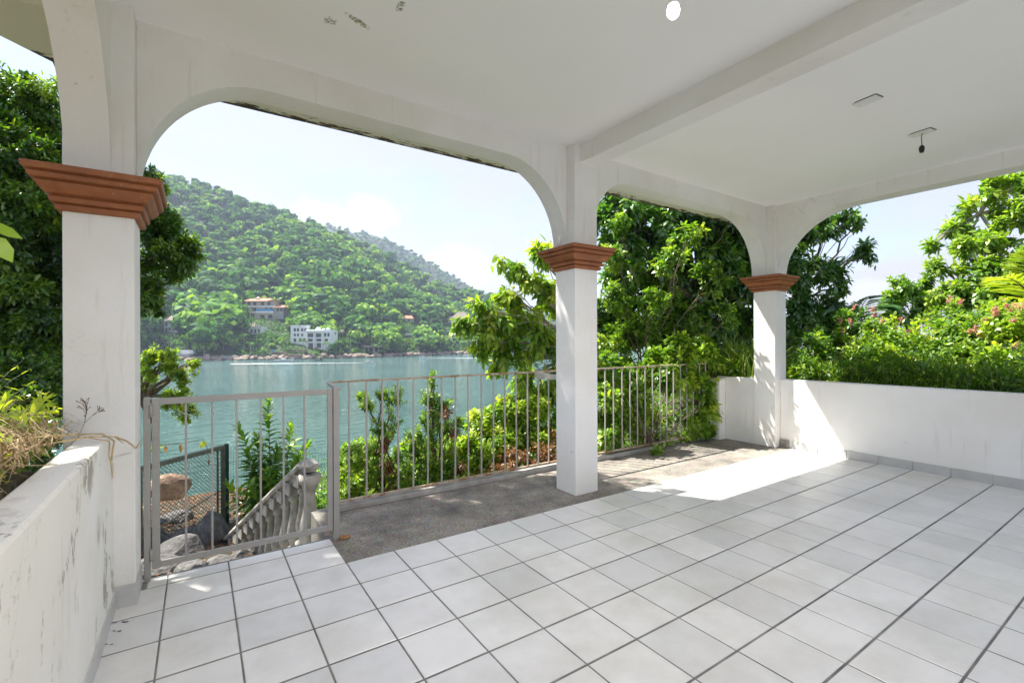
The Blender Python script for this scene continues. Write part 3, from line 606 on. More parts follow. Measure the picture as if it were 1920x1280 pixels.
M['leafstem'] = simple('green stem', (.10, .13, .05), .7, 12, .3); M['brownstem'] = simple('brown stem', (.16, .09, .06), .8, 12, .3)
small = lobes_px
def ground_at(px, py):
    ds_ = np.linspace(4, 40, 800); pts = np.array([at(px, py, d) for d in ds_]); g_ = gz(pts[:, 0], pts[:, 1]); i = int(np.argmax(pts[:, 2] < g_)); return Vector(pts[i]), float(ds_[i])
# ---- left big tree (its upper boughs reach over the roof and shade the near floor)
lt = lobes_px([(35, 205, 8.6, 100, 3600), (75, 330, 8.1, 110, 5200), (30, 440, 7.7, 110, 4200), (0, 480, 8.0, 150, 5200), (70, 560, 7.7, 90, 3400), (60, 650, 7.7, 85, 3600), (30, 715, 7.4, 60, 1600), (110, 715, 7.5, 45, 1000), (-40, 690, 7.4, 70, 1400), (-20, 260, 8.0, 100, 2600), (-130, 380, 8.0, 160, 1800), (195, 400, 8.9, 110, 2500), (195, 560, 8.7, 95, 1800),
               (296, 470, 9.0, 74, 2700, 1.1), (272, 345, 9.1, 36, 700, 1.5), (276, 560, 9.0, 36, 600, 1.3), (250, 250, 9.2, 40, 500)])
up_ = [((x0-2.5+dx, 7.7+dy, 7.3), (.95, 1.0, .55), 1300) for x0, dx, dy in ((-.2, 0, 0), (.7, .1, -.15), (1.5, 0, .1), (2.25, 0, -.05), (2.75, 0, -.1), (.2, -.3, -.9), (1.0, -.1, -1.0), (1.8, 0, -1.0), (2.6, -.1, -1.0), (3.15, 0, -.5), (.6, 0, -1.1), (1.4, 0, -1.15), (2.2, 0, -1.1), (2.7, .1, -1.25))]
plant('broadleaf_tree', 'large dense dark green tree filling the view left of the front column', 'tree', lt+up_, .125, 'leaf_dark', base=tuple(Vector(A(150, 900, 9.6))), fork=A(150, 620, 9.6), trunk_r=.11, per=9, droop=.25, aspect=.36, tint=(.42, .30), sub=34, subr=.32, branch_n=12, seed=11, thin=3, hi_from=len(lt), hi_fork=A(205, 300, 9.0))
plant('hedge_shrub', 'dark green shrub mass behind the left planter below the large tree', 'shrub', small([(20, 770, 6.2, 60, 800), (85, 765, 6.3, 50, 620), (-40, 790, 6.0, 70, 700), (50, 710, 6.5, 50, 560), (105, 720, 6.6, 36, 300), (0, 840, 5.6, 60, 500), (70, 840, 5.7, 60, 500)]), .10, 'leaf_dark', base=A(50, 960, 6.2), fork=A(50, 850, 6.2), trunk_r=.03, per=8, droop=.2, aspect=.4, tint=(.35, .28), sub=16, subr=.36, branch_n=3, seed=15)
# ---- bright small-leaved bough beside the gate
plant('small_leaved_tree', 'small tree bough with bright yellow green leaves over the water behind the gate hinge', 'tree',
      lobes_px([(292, 688, 5.4, 34, 520), (345, 705, 5.4, 24, 300), (330, 745, 5.5, 34, 420), (355, 775, 5.6, 26, 260), (278, 668, 5.4, 24, 280), (316, 668, 5.3, 16, 160), (362, 678, 5.4, 12, 110), (275, 720, 5.5, 20, 160), (290, 840, 5.5, 10, 60)]),
      .046, 'leaf_yel', base=(-.75, 5.6, float(gz(-.75, 5.6))), fork=A(262, 742, 5.5), trunk_r=.045, per=8, droop=.0, aspect=.42, tint=(.5, .3), sub=12, subr=.4, branch_n=6, seed=3, up=.8)
plant('broad_bush', 'broad leafy bush filling the slope just behind the left half of the railing', 'bush',
      small([(655, 860, 6.6, 34, 260), (705, 850, 6.9, 40, 320), (770, 850, 7.0, 40, 320), (870, 820, 7.2, 44, 380), (930, 800, 7.4, 44, 420), (650, 915, 5.35, 34, 260), (700, 900, 6.3, 50, 420), (760, 905, 6.2, 46, 420), (800, 880, 6.5, 46, 420), (860, 860, 6.6, 52, 520), (905, 835, 6.9, 44, 420), (850, 910, 5.9, 44, 380), (750, 930, 5.9, 40, 340), (690, 940, 5.5, 40, 340), (900, 900, 6.2, 50, 420), (640, 880, 6.2, 30, 220), (950, 850, 7.0, 50, 460), (1000, 830, 7.2, 50, 460), (1000, 760, 7.6, 46, 420), (960, 770, 7.6, 36, 300)], dens=1.35), .085, 'leaf_yel',
      base=A(800, 990, 6.4), fork=A(800, 930, 6.4), trunk_r=.014, per=7, droop=.15, aspect=.45, tint=(.40, .36), sub=14, subr=.42, up=.6, bark='brownstem', branch_n=3, seed=88)
plant('feathery_bush', 'pale feathery low bush at the very foot of the railing beside the gate post', 'bush', small([(655, 935, 5.2, 30, 300), (700, 945, 5.2, 32, 320), (750, 935, 5.3, 26, 220)]), .05, 'leaf_yel', base=A(690, 1010, 5.3), fork=A(690, 965, 5.3), trunk_r=.010, per=9, droop=.1, aspect=.25, tint=(.55, .25), sub=12, subr=.42, bark='brownstem', branch_n=3, seed=89)
# twig with dead leaves
def leaf_obj(parts, name, mat, parent, inv):
    o = link(name, leaves_mesh(name, parts, M[mat])); o.parent = parent; o.matrix_parent_inverse = inv; return o
def one_leaf(p, d, n, l, wd, tint, kind='long'):
    v, lo, sz = leaf_arrays(np.array([p], float), np.array([d], float), np.array([n], float), np.array([l]), np.array([wd]), kind); return (v, lo, sz, np.array([tint]))
tb = Vector(A(262, 835, 5.0)); e = empty('bare_twig', tb, label='thin bare twig with two hanging brown leaves and one yellow leaf behind the gate', cat='twig'); inv = Matrix.Translation(-tb)
o = MB().tube([A(262, 835, 5.0), A(300, 833, 5.0), A(340, 832, 5.0), A(381, 823, 5.0), A(388, 838, 5.0), A(393, 865, 5.0)], [.005, .004, .004, .003, .003, .002], 5).obj('stem', M['bark']); o.parent = e; o.matrix_parent_inverse = inv
leaf_obj([one_leaf(A(311, 834, 5.0), (0, 0, -1), (.4, -1, 0), .09, .03, .7), one_leaf(A(338, 832, 5.0), (.1, 0, -1), (.3, -1, 0), .10, .035, .8), one_leaf(A(391, 862, 5), (.1, 0, -1), (.5, -1, 0), .06, .02, .3)], 'dead_leaves', 'leaf_dry', e, inv)
leaf_obj([one_leaf(A(386, 826, 5.0), (-.6, 0, -.8), (.2, -1, .4), .09, .06, 1.0)], 'yellow_leaf', 'leaf_yel', e, inv)

# ---- lance-leaved shrub rising behind the gate
def stem_plant(name, label, cat, base, tops, leaf, mat, aspect=.28, gap=.045, droop=.25, tint=(.5, .2), bark='leafstem', taper=True, group=None, bend=.15, r0=.012, start=.25, kind='long', keepf=True):
    base = Vector(base); e = empty(name, base, label=label, cat=cat, group=group); inv = Matrix.Translation(-base); P = []; D = []; Nn = []; Ls = []; tt = []; mb = MB()
    for tp in tops:
        tp = Vector(tp); l = (tp-base).length; side = Vector((rng.normal(), rng.normal(), 0))*bend*l; k = max(6, int(l/.12)); pts = []
        b0 = base+Vector((rng.normal()*.06, rng.normal()*.06, 0))
        for i in range(k+1):
            t = i/k; pts.append(b0*(1-t)+tp*t+side*math.sin(math.pi*t)*.5+Vector((tp.x-b0.x, tp.y-b0.y, 0))*(-.35*t*(1-t)))
        mb.tube(pts, [r0*(1-.75*i/k) for i in range(k+1)], 5); nl = int(l*(1-start)/gap)
        for j in range(nl):
            t = start+(1-start)*j/nl; i = min(int(t*k), k-1); p = pts[i].lerp(pts[i+1], t*k-i); ax = (pts[i+1]-pts[i]).normalized(); az = j*2.4+rng.normal()*.3
            o1 = ax.orthogonal().normalized(); o2 = ax.cross(o1); rd = o1*math.cos(az)+o2*math.sin(az); ph = 1.15-.75*max(0, (t-.7)/.3)+rng.normal()*.12
            d = ax*math.cos(ph)+rd*math.sin(ph)+Vector((0, 0, -droop*(1-t*.6))); P.append(p); D.append(d); Nn.append(ax*.8+Vector((0, 0, .7))+Vector(rng.normal(size=3)*.2))
            s_ = leaf*(1-.5*max(0, (t-.75)/.25) if taper else 1)*rng.uniform(.75, 1.1); Ls.append(s_); tt.append(np.clip(tint[0]+rng.normal()*tint[1]+.3*max(0, t-.6), 0, 1))
    v, lo, sz = leaf_arrays(np.array([tuple(p) for p in P]), np.array([tuple(p) for p in D]), np.array([tuple(p) for p in Nn]), np.array(Ls), np.array(Ls)*aspect, kind)
    kp = keep(v) if keepf else np.ones(len(v), bool)
    o = link('leaves', leaves_mesh('leaves', [(v[kp], lo, sz, np.array(tt)[kp])], M[mat])); o.parent = e; o.matrix_parent_inverse = inv
    o = mb.obj('stems', M[bark], smooth=True); o.parent = e; o.matrix_parent_inverse = inv; return e
SD = 1.34
gb = A(500, 985, 5.7*SD)
stem_plant('lance_leaf_shrub', 'leafy shrub with long pointed green leaves standing behind the gate bars', 'shrub', gb,
           [A(t[0], t[1], t[2]*SD) for t in ((503, 742, 5.7), (445, 798, 5.6), (545, 795, 5.8), (580, 828, 5.7), (462, 850, 5.5), (425, 905, 5.5), (520, 838, 5.6), (598, 885, 5.8), (482, 815, 5.8), (556, 858, 5.6), (440, 940, 5.6), (500, 880, 5.4), (575, 915, 5.9), (470, 905, 5.3), (530, 895, 5.9))],
           .255, 'leaf_mid', aspect=.33, gap=.015, droop=.3, tint=(.55, .25), start=.15)
# ---- plants behind the railing
def small(lst, **k): return lobes_px(lst, **k)
plant('upright_shrub', 'slim upright shrub with small bright leaves behind the left end of the railing', 'shrub',
      small([(690, 752, 5.7, 26, 220), (742, 742, 5.8, 22, 170), (716, 735, 5.8, 16, 110), (722, 800, 5.7, 34, 330), (700, 862, 5.7, 42, 420), (668, 850, 5.6, 30, 260), (735, 880, 5.8, 48, 520), (665, 900, 5.5, 40, 360), (715, 930, 5.6, 46, 420)]), .052, 'leaf_mid',
      base=A(722, 1000, 5.8), fork=A(722, 930, 5.8), trunk_r=.022, per=9, droop=.0, aspect=.42, tint=(.72, .25), sub=14, subr=.42, up=1.0, bark='brownstem', branch_n=8, seed=5, extra=crown_parts(small([(722, 850, 5.6, 20, 90), (726, 905, 5.6, 16, 70)]), .05, kind='diamond', seed=77)[0][:0])
plant('upright_shrub', 'taller shrub with small bright leaves rising above the rail behind the middle of the railing', 'shrub',
      small([(812, 712, 5.9, 14, 110, 1.6), (800, 745, 5.9, 18, 150), (830, 752, 5.9, 22, 200), (812, 790, 5.9, 34, 380), (842, 800, 5.9, 30, 280), (780, 830, 5.8, 34, 340), (820, 850, 5.8, 50, 640), (780, 890, 5.7, 48, 560), (850, 885, 5.8, 48, 560), (810, 925, 5.7, 50, 500)]), .052, 'leaf_mid',
      base=A(815, 1000, 5.9), fork=A(815, 900, 5.9), trunk_r=.024, per=9, droop=.0, aspect=.42, tint=(.62, .26), sub=14, subr=.42, up=1.0, bark='brownstem', branch_n=8, seed=6)
plant('yellow_green_bush', 'low yellow green bush behind the railing left of the middle column', 'bush',
      small([(905, 790, 6.4, 36, 420), (950, 775, 6.4, 40, 520), (1000, 760, 6.6, 40, 480), (930, 830, 6.2, 46, 560), (985, 815, 6.3, 46, 560), (1035, 790, 6.4, 48, 560), (885, 850, 6.1, 40, 420), (1060, 840, 6.3, 50, 500)]), .085, 'leaf_yel',
      base=A(960, 1010, 6.5), fork=A(960, 900, 6.4), trunk_r=.03, per=7, droop=.15, aspect=.45, tint=(.5, .3), sub=14, subr=.4, up=.5, bark='brownstem', branch_n=6, seed=8)
plant('dead_bramble', 'reddish brown dead bramble tangle at the foot of the railing near the middle column', 'bramble',
      small([(960, 870, 5.8, 36, 260), (1005, 860, 5.9, 40, 300), (1040, 850, 6.0, 40, 280), (930, 895, 5.7, 34, 220), (985, 900, 5.8, 36, 220), (880, 905, 5.6, 24, 100)]), .055, 'leaf_dry',
      base=A(985, 985, 5.8), fork=A(985, 905, 5.8), trunk_r=.016, per=6, droop=.3, aspect=.35, tint=(.6, .3), sub=16, subr=.45, bark='brownstem', branch_n=14, seed=9)
plant('dead_spray', 'brown withered spray of leaves hanging inside the slim upright shrub', 'branch',
      small([(722, 830, 5.6, 14, 70, 1.6), (728, 875, 5.6, 15, 90, 1.6), (738, 915, 5.6, 16, 80, 1.4)]), .055, 'leaf_dry', base=A(735, 985, 5.65), fork=A(728, 900, 5.62), trunk_r=.010, per=6, droop=.5, aspect=.35, tint=(.5, .3), sub=8, subr=.5, bark='brownstem', branch_n=4, seed=10)
plant('dead_spray', 'brown withered spray of leaves in the taller shrub behind the middle of the railing', 'branch',
      small([(838, 775, 5.7, 14, 60, 1.4), (850, 815, 5.7, 12, 50, 1.4), (866, 880, 5.65, 14, 60, 1.5)]), .055, 'leaf_dry', base=A(860, 985, 5.75), fork=A(855, 870, 5.7), trunk_r=.010, per=6, droop=.5, aspect=.35, tint=(.45, .3), sub=8, subr=.5, bark='brownstem', branch_n=4, seed=12)
# undergrowth closing the slope behind the railing
def undergrowth(name, label, cat, boxes, n, leaf, mat, tint, seed, kind='diamond', hgt=.35, clump=None):
    r_ = np.random.default_rng(seed); P = []; 
    for (x0, x1, y0, y1), k in boxes:
        x = r_.uniform(x0, x1, k); y = r_.uniform(y0, y1, k); P.append(np.stack([x, y, gz(x, y)+np.abs(r_.normal(0, hgt, k))*(.6+.5*fbm(x*1.7, y*1.7, seed, 2))+.02], 1))
    P = np.concatenate(P); n = len(P); D = unit(r_.normal(size=(n, 3))+np.array([0, 0, .35])); Nn = unit(r_.normal(size=(n, 3))*.5+np.array([0, 0, 1.])); Ls = leaf*r_.uniform(.6, 1.2, n)
    tt = np.clip(tint[0]+tint[1]*fbm(P[:, 0]*2.5, P[:, 1]*2.5, seed+1, 2)+r_.normal(0, tint[1]*.5, n), 0, 1)
    v, lo, sz = leaf_arrays(P, D, Nn, Ls, Ls*.45, kind); kp = keep(v); return link(name, leaves_mesh(name, [(v[kp], lo, sz, tt[kp])], M[mat]), label=label, cat=cat, kind='stuff')
undergrowth('undergrowth', 'mixed low green undergrowth covering the slope behind the railing', 'undergrowth', [((1.3, 7.5, 4.55, 9.5), 14000), ((1.0, 3.4, 6.5, 14), 4000), ((-4, -1.2, 4.5, 9), 3000)], 0, .09, 'leaf_mid', (.5, .3), 21)
# ---- drooping large-leaved tree between sea and middle column
plant('large_leaved_tree', 'light green tree with long drooping leaves reaching over the water left of the middle column', 'tree',
      lobes_px([(1022, 478, 7.0, 34, 130), (968, 505, 7.0, 26, 90), (940, 492, 7.1, 12, 30), (1000, 530, 7.1, 40, 170), (950, 560, 7.0, 32, 130), (905, 583, 6.9, 32, 120), (872, 610, 6.8, 28, 110), (925, 618, 7.0, 42, 220), (985, 600, 7.2, 50, 260), (1030, 560, 7.3, 46, 240), (960, 660, 7.0, 42, 220), (905, 650, 6.9, 24, 80), (1020, 650, 7.2, 50, 300), (985, 705, 7.1, 38, 180), (930, 690, 7.0, 18, 50), (1040, 720, 7.2, 42, 240), (1080, 620, 8.3, 50, 300), (1085, 520, 8.4, 44, 220), (1010, 745, 7.1, 22, 70)]),
      .16, 'leaf_yel', base=(4.6, 6.6, float(gz(4.6, 6.6))), fork=A(1110, 660, 7.5), trunk_r=.05, per=7, droop=.75, spread=1.0, aspect=.34, tint=(.50, .32), sub=9, subr=.42, branch_n=7, seed=31, bark='bark_pale')
# ---- wall of dark trees behind the narrow arch
plant('dense_tree', 'tall dense dark green tree seen through the narrow arch right of the middle column', 'tree',
      lobes_px([(1165, 420, 8.8, 78, 1500), (1250, 400, 9.2, 85, 1800), (1340, 400, 9.4, 85, 1800), (1410, 440, 9.6, 80, 1500), (1200, 510, 8.9, 80, 1500), (1300, 500, 9.3, 90, 1900), (1390, 540, 9.5, 85, 1600), (1150, 600, 8.8, 65, 900), (1240, 600, 9.0, 80, 1400), (1330, 620, 9.2, 80, 1500), (1420, 640, 9.5, 70, 1100), (1250, 320, 9.6, 70, 900), (1370, 320, 9.8, 70, 900)]),
      .17, 'leaf_deep', base=(7.4, 8.4, float(gz(7.4, 8.4))), fork=A(1300, 620, 9.4), trunk_r=.16, per=8, droop=.45, aspect=.40, tint=(.40, .30), sub=26, subr=.34, branch_n=10, seed=41)
plant('leafy_climber', 'mid green small leaved climber in front of the dense tree behind the railing', 'climber',
      lobes_px([(1150, 480, 7.9, 34, 320), (1160, 560, 7.9, 44, 520), (1140, 640, 7.8, 40, 420), (1210, 630, 8.0, 60, 900), (1180, 700, 7.7, 50, 600), (1260, 680, 7.9, 55, 700), (1257, 486, 7.4, 38, 160), (1232, 560, 7.2, 32, 130), (1290, 440, 7.6, 36, 120), (1335, 520, 7.6, 40, 200), (1370, 590, 7.6, 30, 150), (1230, 550, 8.3, 46, 460), (1290, 610, 8.3, 50, 560), (1300, 700, 8.0, 46, 560), (1160, 420, 8.0, 28, 200)]),
      .10, 'leaf_mid', base=(5.8, 7.1, float(gz(5.8, 7.1))), fork=A(1210, 740, 7.9), trunk_r=.025, per=7, droop=.3, aspect=.46, tint=(.58, .30), sub=16, subr=.36, branch_n=3, seed=43)
plant('bright_bush', 'bright leafy bush pressing against the railing right of the middle column', 'bush',
      lobes_px([(1150, 745, 6.5, 42, 420), (1200, 735, 6.5, 36, 360), (1175, 800, 6.3, 46, 520), (1235, 780, 6.4, 46, 520), (1280, 750, 6.5, 42, 440), (1140, 830, 6.2, 36, 320), (1215, 830, 6.2, 36, 320), (1270, 810, 6.4, 40, 400), (1310, 770, 6.6, 40, 400), (1140, 700, 7.2, 46, 420), (1200, 690, 7.2, 46, 420), (1260, 700, 7.2, 46, 420), (1320, 700, 7.2, 46, 420), (1150, 780, 6.9, 50, 460), (1230, 800, 7, 50, 460), (1290, 820, 6.4, 40, 420), (1190, 770, 6.1, 40, 420)]),
      .105, 'leaf_mid', base=A(1215, 930, 6.5), fork=A(1215, 830, 6.5), trunk_r=.014, per=6, droop=.25, aspect=.52, tint=(.66, .3), sub=12, subr=.38, branch_n=4, seed=45, twigs=False)
# vine over the far end of the railing
_k = keep
def keep(v):
    x, y, z = v[..., 0], v[..., 1], v[..., 2]
    return ~(((x > 6.78) & (x < 6.95) & (y < 4.4) & (z < .96)) | ((x > 6.6) & (x < 6.8) & (y > 4.2) & (y < 4.42) & (z < .93)) | (z < .0)).any(axis=1)
plant('vine', 'thick green vine scrambling over the far end of the railing', 'vine',
      [((6.25, 4.42, 1.22), (.34, .16, .20), 300), ((6.0, 4.40, .95), (.28, .14, .26), 190), ((6.42, 4.38, .85), (.26, .16, .30), 300), ((6.50, 4.30, .50), (.20, .16, .28), 240), ((6.25, 4.38, .40), (.26, .14, .30), 190), ((6.40, 4.34, .14), (.28, .14, .16), 200), ((5.85, 4.42, 1.12), (.20, .12, .12), 80), ((6.05, 4.40, .12), (.24, .12, .12), 80), ((6.5, 4.34, 1.28), (.22, .18, .18), 190), ((6.72, 4.3, 1.12), (.22, .2, .14), 130), ((6.6, 4.5, 1.5), (.25, .2, .2), 160), ((6.2, 4.6, 1.45), (.3, .2, .16), 200), ((6.9, 4.55, 1.15), (.3, .25, .22), 240), ((7.0, 4.3, 1.05), (.25, .3, .15), 150), ((5.9, 4.55, 1.3), (.2, .15, .12), 100)],
      .10, 'leaf_yel', base=(6.45, 4.46, -.2), fork=(6.4, 4.45, .5), trunk_r=.010, per=6, droop=.45, aspect=.52, tint=(.38, .32), sub=10, subr=.45, branch_n=3, seed=47, twigs=False, bark='brownstem')
plant('fallen_sprig', 'small green sprig of leaves lying on the concrete below the railing post', 'sprig', [((5.10, 4.13, .045), (.17, .09, .035), 60)], .09, 'leaf_deep', base=(5.24, 4.22, 0.0), fork=(5.2, 4.2, .02), trunk_r=.006, per=6, droop=.0, aspect=.4, tint=(.75, .2), sub=8, subr=.4, branch_n=5, seed=49, twigs=False)
keep = _k
# ---- trees right of the corner column
plant('dense_tree', 'dark tree just right of the corner column with drooping branch tips against the sky', 'tree',
      lobes_px([(1495, 430, 10.2, 44, 420), (1545, 425, 10.2, 42, 360), (1590, 400, 10.2, 24, 110), (1610, 420, 10.3, 14, 40), (1615, 470, 10.2, 24, 110), (1630, 480, 10.1, 12, 30), (1500, 520, 10, 58, 850), (1560, 510, 10.2, 34, 260), (1500, 600, 9.8, 62, 1000), (1560, 590, 9.9, 48, 560), (1575, 540, 10.0, 22, 90), (1585, 610, 9.8, 36, 300), (1450, 480, 10.2, 60, 600)]),
      .17, 'leaf_deep', base=(10.1, 6.4, float(gz(10.1, 6.4))), fork=A(1490, 560, 10.6), trunk_r=.055, per=8, droop=.6, aspect=.36, tint=(.38, .28), sub=14, subr=.36, branch_n=3, seed=51)
plant('open_crowned_tree', 'sparse light green tree with a pale trunk at the upper right against the sky', 'tree',
      lobes_px([(1808, 395, 11, 26, 120), (1850, 360, 11, 34, 200), (1900, 350, 10.8, 40, 260), (1780, 435, 11, 16, 50), (1795, 425, 11, 20, 70), (1885, 400, 10.8, 30, 150), (1750, 460, 10.9, 16, 50), (1930, 400, 10.6, 50, 320), (1815, 440, 11, 16, 60)]),
      .19, 'leaf_yel', base=A(1872, 600, 11), fork=A(1838, 400, 11), trunk_r=.05, per=7, droop=.35, aspect=.4, tint=(.42, .3), sub=8, subr=.42, branch_n=6, seed=53, bark='bark_pale')
plant('leafy_tree', 'fresh green bushy tree at the right edge below the sparse tree', 'tree',
      lobes_px([(1840, 470, 9.6, 40, 360), (1795, 465, 9.8, 26, 150), (1760, 500, 9.8, 26, 160), (1810, 520, 9.5, 44, 460), (1880, 440, 9.8, 36, 300), (1900, 500, 9.2, 50, 560), (1860, 555, 9.0, 46, 480), (1780, 560, 9.4, 44, 420), (1910, 570, 8.8, 50, 480)]),
      .15, 'leaf_mid', base=A(1850, 720, 9.6), fork=A(1850, 560, 9.6), trunk_r=.05, per=7, droop=.35, aspect=.42, tint=(.65, .28), sub=12, subr=.38, branch_n=6, seed=55)
plant('leafy_tree', 'low rounded green tree in the gap of sky right of the dark tree', 'tree',
      lobes_px([(1700, 545, 10.5, 36, 340), (1735, 540, 10.5, 30, 240), (1670, 560, 10.5, 24, 170), (1740, 580, 10, 36, 320), (1690, 590, 10, 34, 280)]), .13, 'leaf_mid', base=A(1710, 720, 10.5), fork=A(1710, 620, 10.5), trunk_r=.04, per=7, droop=.3, aspect=.42, tint=(.5, .28), sub=12, subr=.38, branch_n=5, seed=57)
shr = [('mixed green shrub with pink blossoms just right of the corner column', [(1520, 655, 7.8, 44, 420), (1560, 640, 7.9, 40, 380), (1595, 610, 8.2, 36, 320), (1610, 660, 7.6, 44, 420), (1500, 690, 7.4, 34, 260)], [(1600, 575), (1640, 592), (1595, 602), (1580, 618), (1575, 600), (1635, 580)], 'leaf_mid'),
       ('yellow leafed shrub with a few pink blossoms in the middle of the right garden', [(1660, 630, 7.8, 42, 400), (1700, 650, 7.4, 46, 460), (1740, 630, 7.6, 42, 400), (1660, 680, 7.1, 40, 380)], [(1700, 622), (1690, 600), (1655, 600)], 'leaf_yel'),
       ('leafy shrub dotted with pink and yellow near the palm frond', [(1790, 640, 7.2, 46, 460), (1830, 620, 7.1, 44, 440), (1770, 600, 7.8, 36, 320), (1810, 680, 6.7, 44, 400)], [(1780, 560), (1800, 565), (1850, 600), (1830, 615), (1840, 628), (1820, 620), (1855, 605)], 'leaf_mid'),
       ('shrub with many pink flower sprays at the right edge', [(1880, 620, 6.7, 50, 520), (1925, 600, 6.5, 50, 520), (1890, 680, 6.2, 50, 480), (1870, 580, 7.2, 34, 280)], [(1905, 572), (1870, 580), (1915, 575), (1885, 568), (1905, 645), (1865, 590), (1895, 580), (1900, 600)], 'leaf_yel')]
M['petal'] = leafmat('pink petals', (.50, .15, .26), (.66, .28, .38), (.80, .50, .55), .5)
for lab, lst, fl_, mt in shr:
    e = plant('flowering_shrub', lab, 'shrub', lobes_px(lst), .085, mt, base=A(lst[0][0], 735, lst[0][2]+.2), fork=A(lst[0][0], 700, lst[0][2]+.1), trunk_r=.02, per=6, droop=.15, aspect=.5, tint=(.5, .33), sub=12, subr=.42, up=.7, bark='brownstem', branch_n=6, seed=60+len(lst)+lst[0][0])
    d0 = lst[0][2]-.45; pts = [(A(x, y, d0), (.04, .04, .07), 34) for x, y in fl_]
    prt, _ = crown_parts(pts, .022, per=5, kind='diamond', droop=.1, aspect=.8, tint=(.5, .3), sub=8, subr=.6, up=.3, seed=int(lst[0][0]))
    o = link('blossoms', leaves_mesh('blossoms', prt, M['petal'])); o.parent = e; o.matrix_parent_inverse = Matrix.Translation(-Vector(e.location))
# palm fronds
def frond(mb_l, base, tip, arch, n, ll, droop=.35, tint=.5, wd=.035):
    base, tip = np.array(base, float), np.array(tip, float); P = []; D = []; Nn = []; Ls = []; pts = []
    ax = tip-base; side = unit(np.cross(ax, [0, 0, 1.0]))
    for i in range(13):
        t = i/12; pts.append(base+ax*t+np.array([0, 0, arch*4*t*(1-t)]))
    for i in range(n):
        t = .12+.88*i/n; k = min(int(t*12), 11); p = pts[k]+(pts[k+1]-pts[k])*(t*12-k); a = unit(pts[k+1]-pts[k])
        for s_ in (-1, 1):
            d = a*.75+side*s_*.9+np.array([0, 0, -droop+rng.normal()*.05])+rng.normal(size=3)*.05; P.append(p); D.append(d); Nn.append(np.cross(d, a)*s_+np.array([0, 0, .5])); Ls.append(ll*math.sin(math.pi*min(1, .18+.78*t))*rng.uniform(.9, 1.05))
    v, lo, sz = leaf_arrays(np.array(P), np.array(D), np.array(Nn), np.array(Ls), np.full(len(Ls), wd), 'long'); mb_l.append((v, lo, sz, np.clip(tint+rng.normal(0, .12, len(Ls)), 0, 1))); return pts
def palm(name, label, base, fr, mat, group=None):
    base = Vector(base); e = empty(name, base, label=label, cat='palm', group=group); inv = Matrix.Translation(-base); st = MB()
    for f_ in fr:
        prt = []; pts = frond(prt, *f_); kp = keep(prt[0][0]); prt[0] = (prt[0][0][kp], prt[0][1], prt[0][2], prt[0][3][kp])
        o = link('frond', leaves_mesh('frond', prt, M[mat])); o.parent = e; o.matrix_parent_inverse = inv; st.tube(pts, [.014*(1-.8*i/12) for i in range(13)], 5)
    b0 = fr[0][0]; st.tube([base-Vector((0, 0, .1)), Vector(b0)], [.07, .05], 8); o = st.obj('stem', M['leafstem'], smooth=True); o.parent = e; o.matrix_parent_inverse = inv
pb = A(1590, 690, 8.8); pc = A(1595, 640, 8.8)
palm('palm_plant', 'dark green feathery palm fronds arching in the middle of the right garden', pb, [(pc, A(1690, 585, 8.4), .35, 34, .50, .30, .3), (pc, A(1740, 650, 8.3), .55, 34, .48, .35, .35), (pc, A(1640, 555, 8.9), .25, 30, .42, .3, .3), (pc, A(1700, 690, 8.0), .5, 30, .40, .4, .4), (pc, A(1540, 590, 8.9), .3, 26, .4, .4, .3)], 'leaf_deep')
pb = A(1985, 700, 7.4); pc = A(1975, 620, 7.4)
palm('palm_plant', 'pale green palm frond fanning in from the right edge', pb, [(pc, A(1855, 590, 7.2), .30, 34, .52, .1, .75), (pc, A(1868, 520, 7.4), .25, 34, .52, .1, .85), (pc, A(1920, 470, 7.4), .15, 30, .5, .1, .8)], 'leaf_yel')
# grasses along the right wall top
def blades(name, label, cat, P, hgt, mat, tint, seed, lean=.5, lmin=.1, wd=.010, kind='stuff', parent=None, segs=3, allow=False):
    r_ = np.random.default_rng(seed); n = len(P); az = r_.uniform(0, 6.28, n); ln = r_.uniform(lmin, lean, n); H_ = hgt*r_.uniform(.45, 1.1, n); d = np.stack([np.cos(az), np.sin(az), np.zeros(n)], 1); s_ = np.stack([-np.sin(az), np.cos(az), np.zeros(n)], 1)
    vs = []
    for t in (0, .35, .7):
        c = P+d*(H_*ln*t**2*1.6)[:, None]+np.array([0, 0, 1.])*(H_*(t-ln*.45*t*t))[:, None]; w_ = wd*(1-.55*t); vs += [c+s_*w_/2, c-s_*w_/2]
    vs.append(P+d*(H_*ln*1.6)[:, None]+np.array([0, 0, 1.])*(H_*(1-ln*.75))[:, None]); v = np.stack(vs, 1)
    tt = np.clip(tint[0]+r_.normal(0, tint[1], n), 0, 1); kp = keep(v) if not allow else ~(((v[..., 0] > -.56) & (v[..., 2] < 1.004)) | (v[..., 0] > -.47)).any(axis=1)
    return link(name, leaves_mesh(name, [(v[kp], np.array([0, 1, 3, 2, 2, 3, 5, 4, 4, 5, 6]), [4, 4, 3], tt[kp])], M[mat]), parent, label=label, cat=cat, kind=kind)
n = 9000; x = rng.uniform(7.08, 8.6, n)**1; y = rng.uniform(-1.5, 4.2, n); sel = fbm(x*2, y*2, 4, 3)+rng.normal(0, .4, n) > -.25; x, y = x[sel], y[sel]
blades('wall_grass', 'tall lush grass growing along the top of the long right wall', 'grass', np.stack([x, y, gz(x, y)], 1), .42, 'leaf_green2', (.5, .25), 71, .9, .1, .013)
n = 700; x = rng.uniform(7.08, 7.7, n); y = rng.uniform(-1, 3.6, n); q_ = np.stack([x, y, gz(x, y)], 1)[fbm(x*3, y*3, 6, 2) > .1]
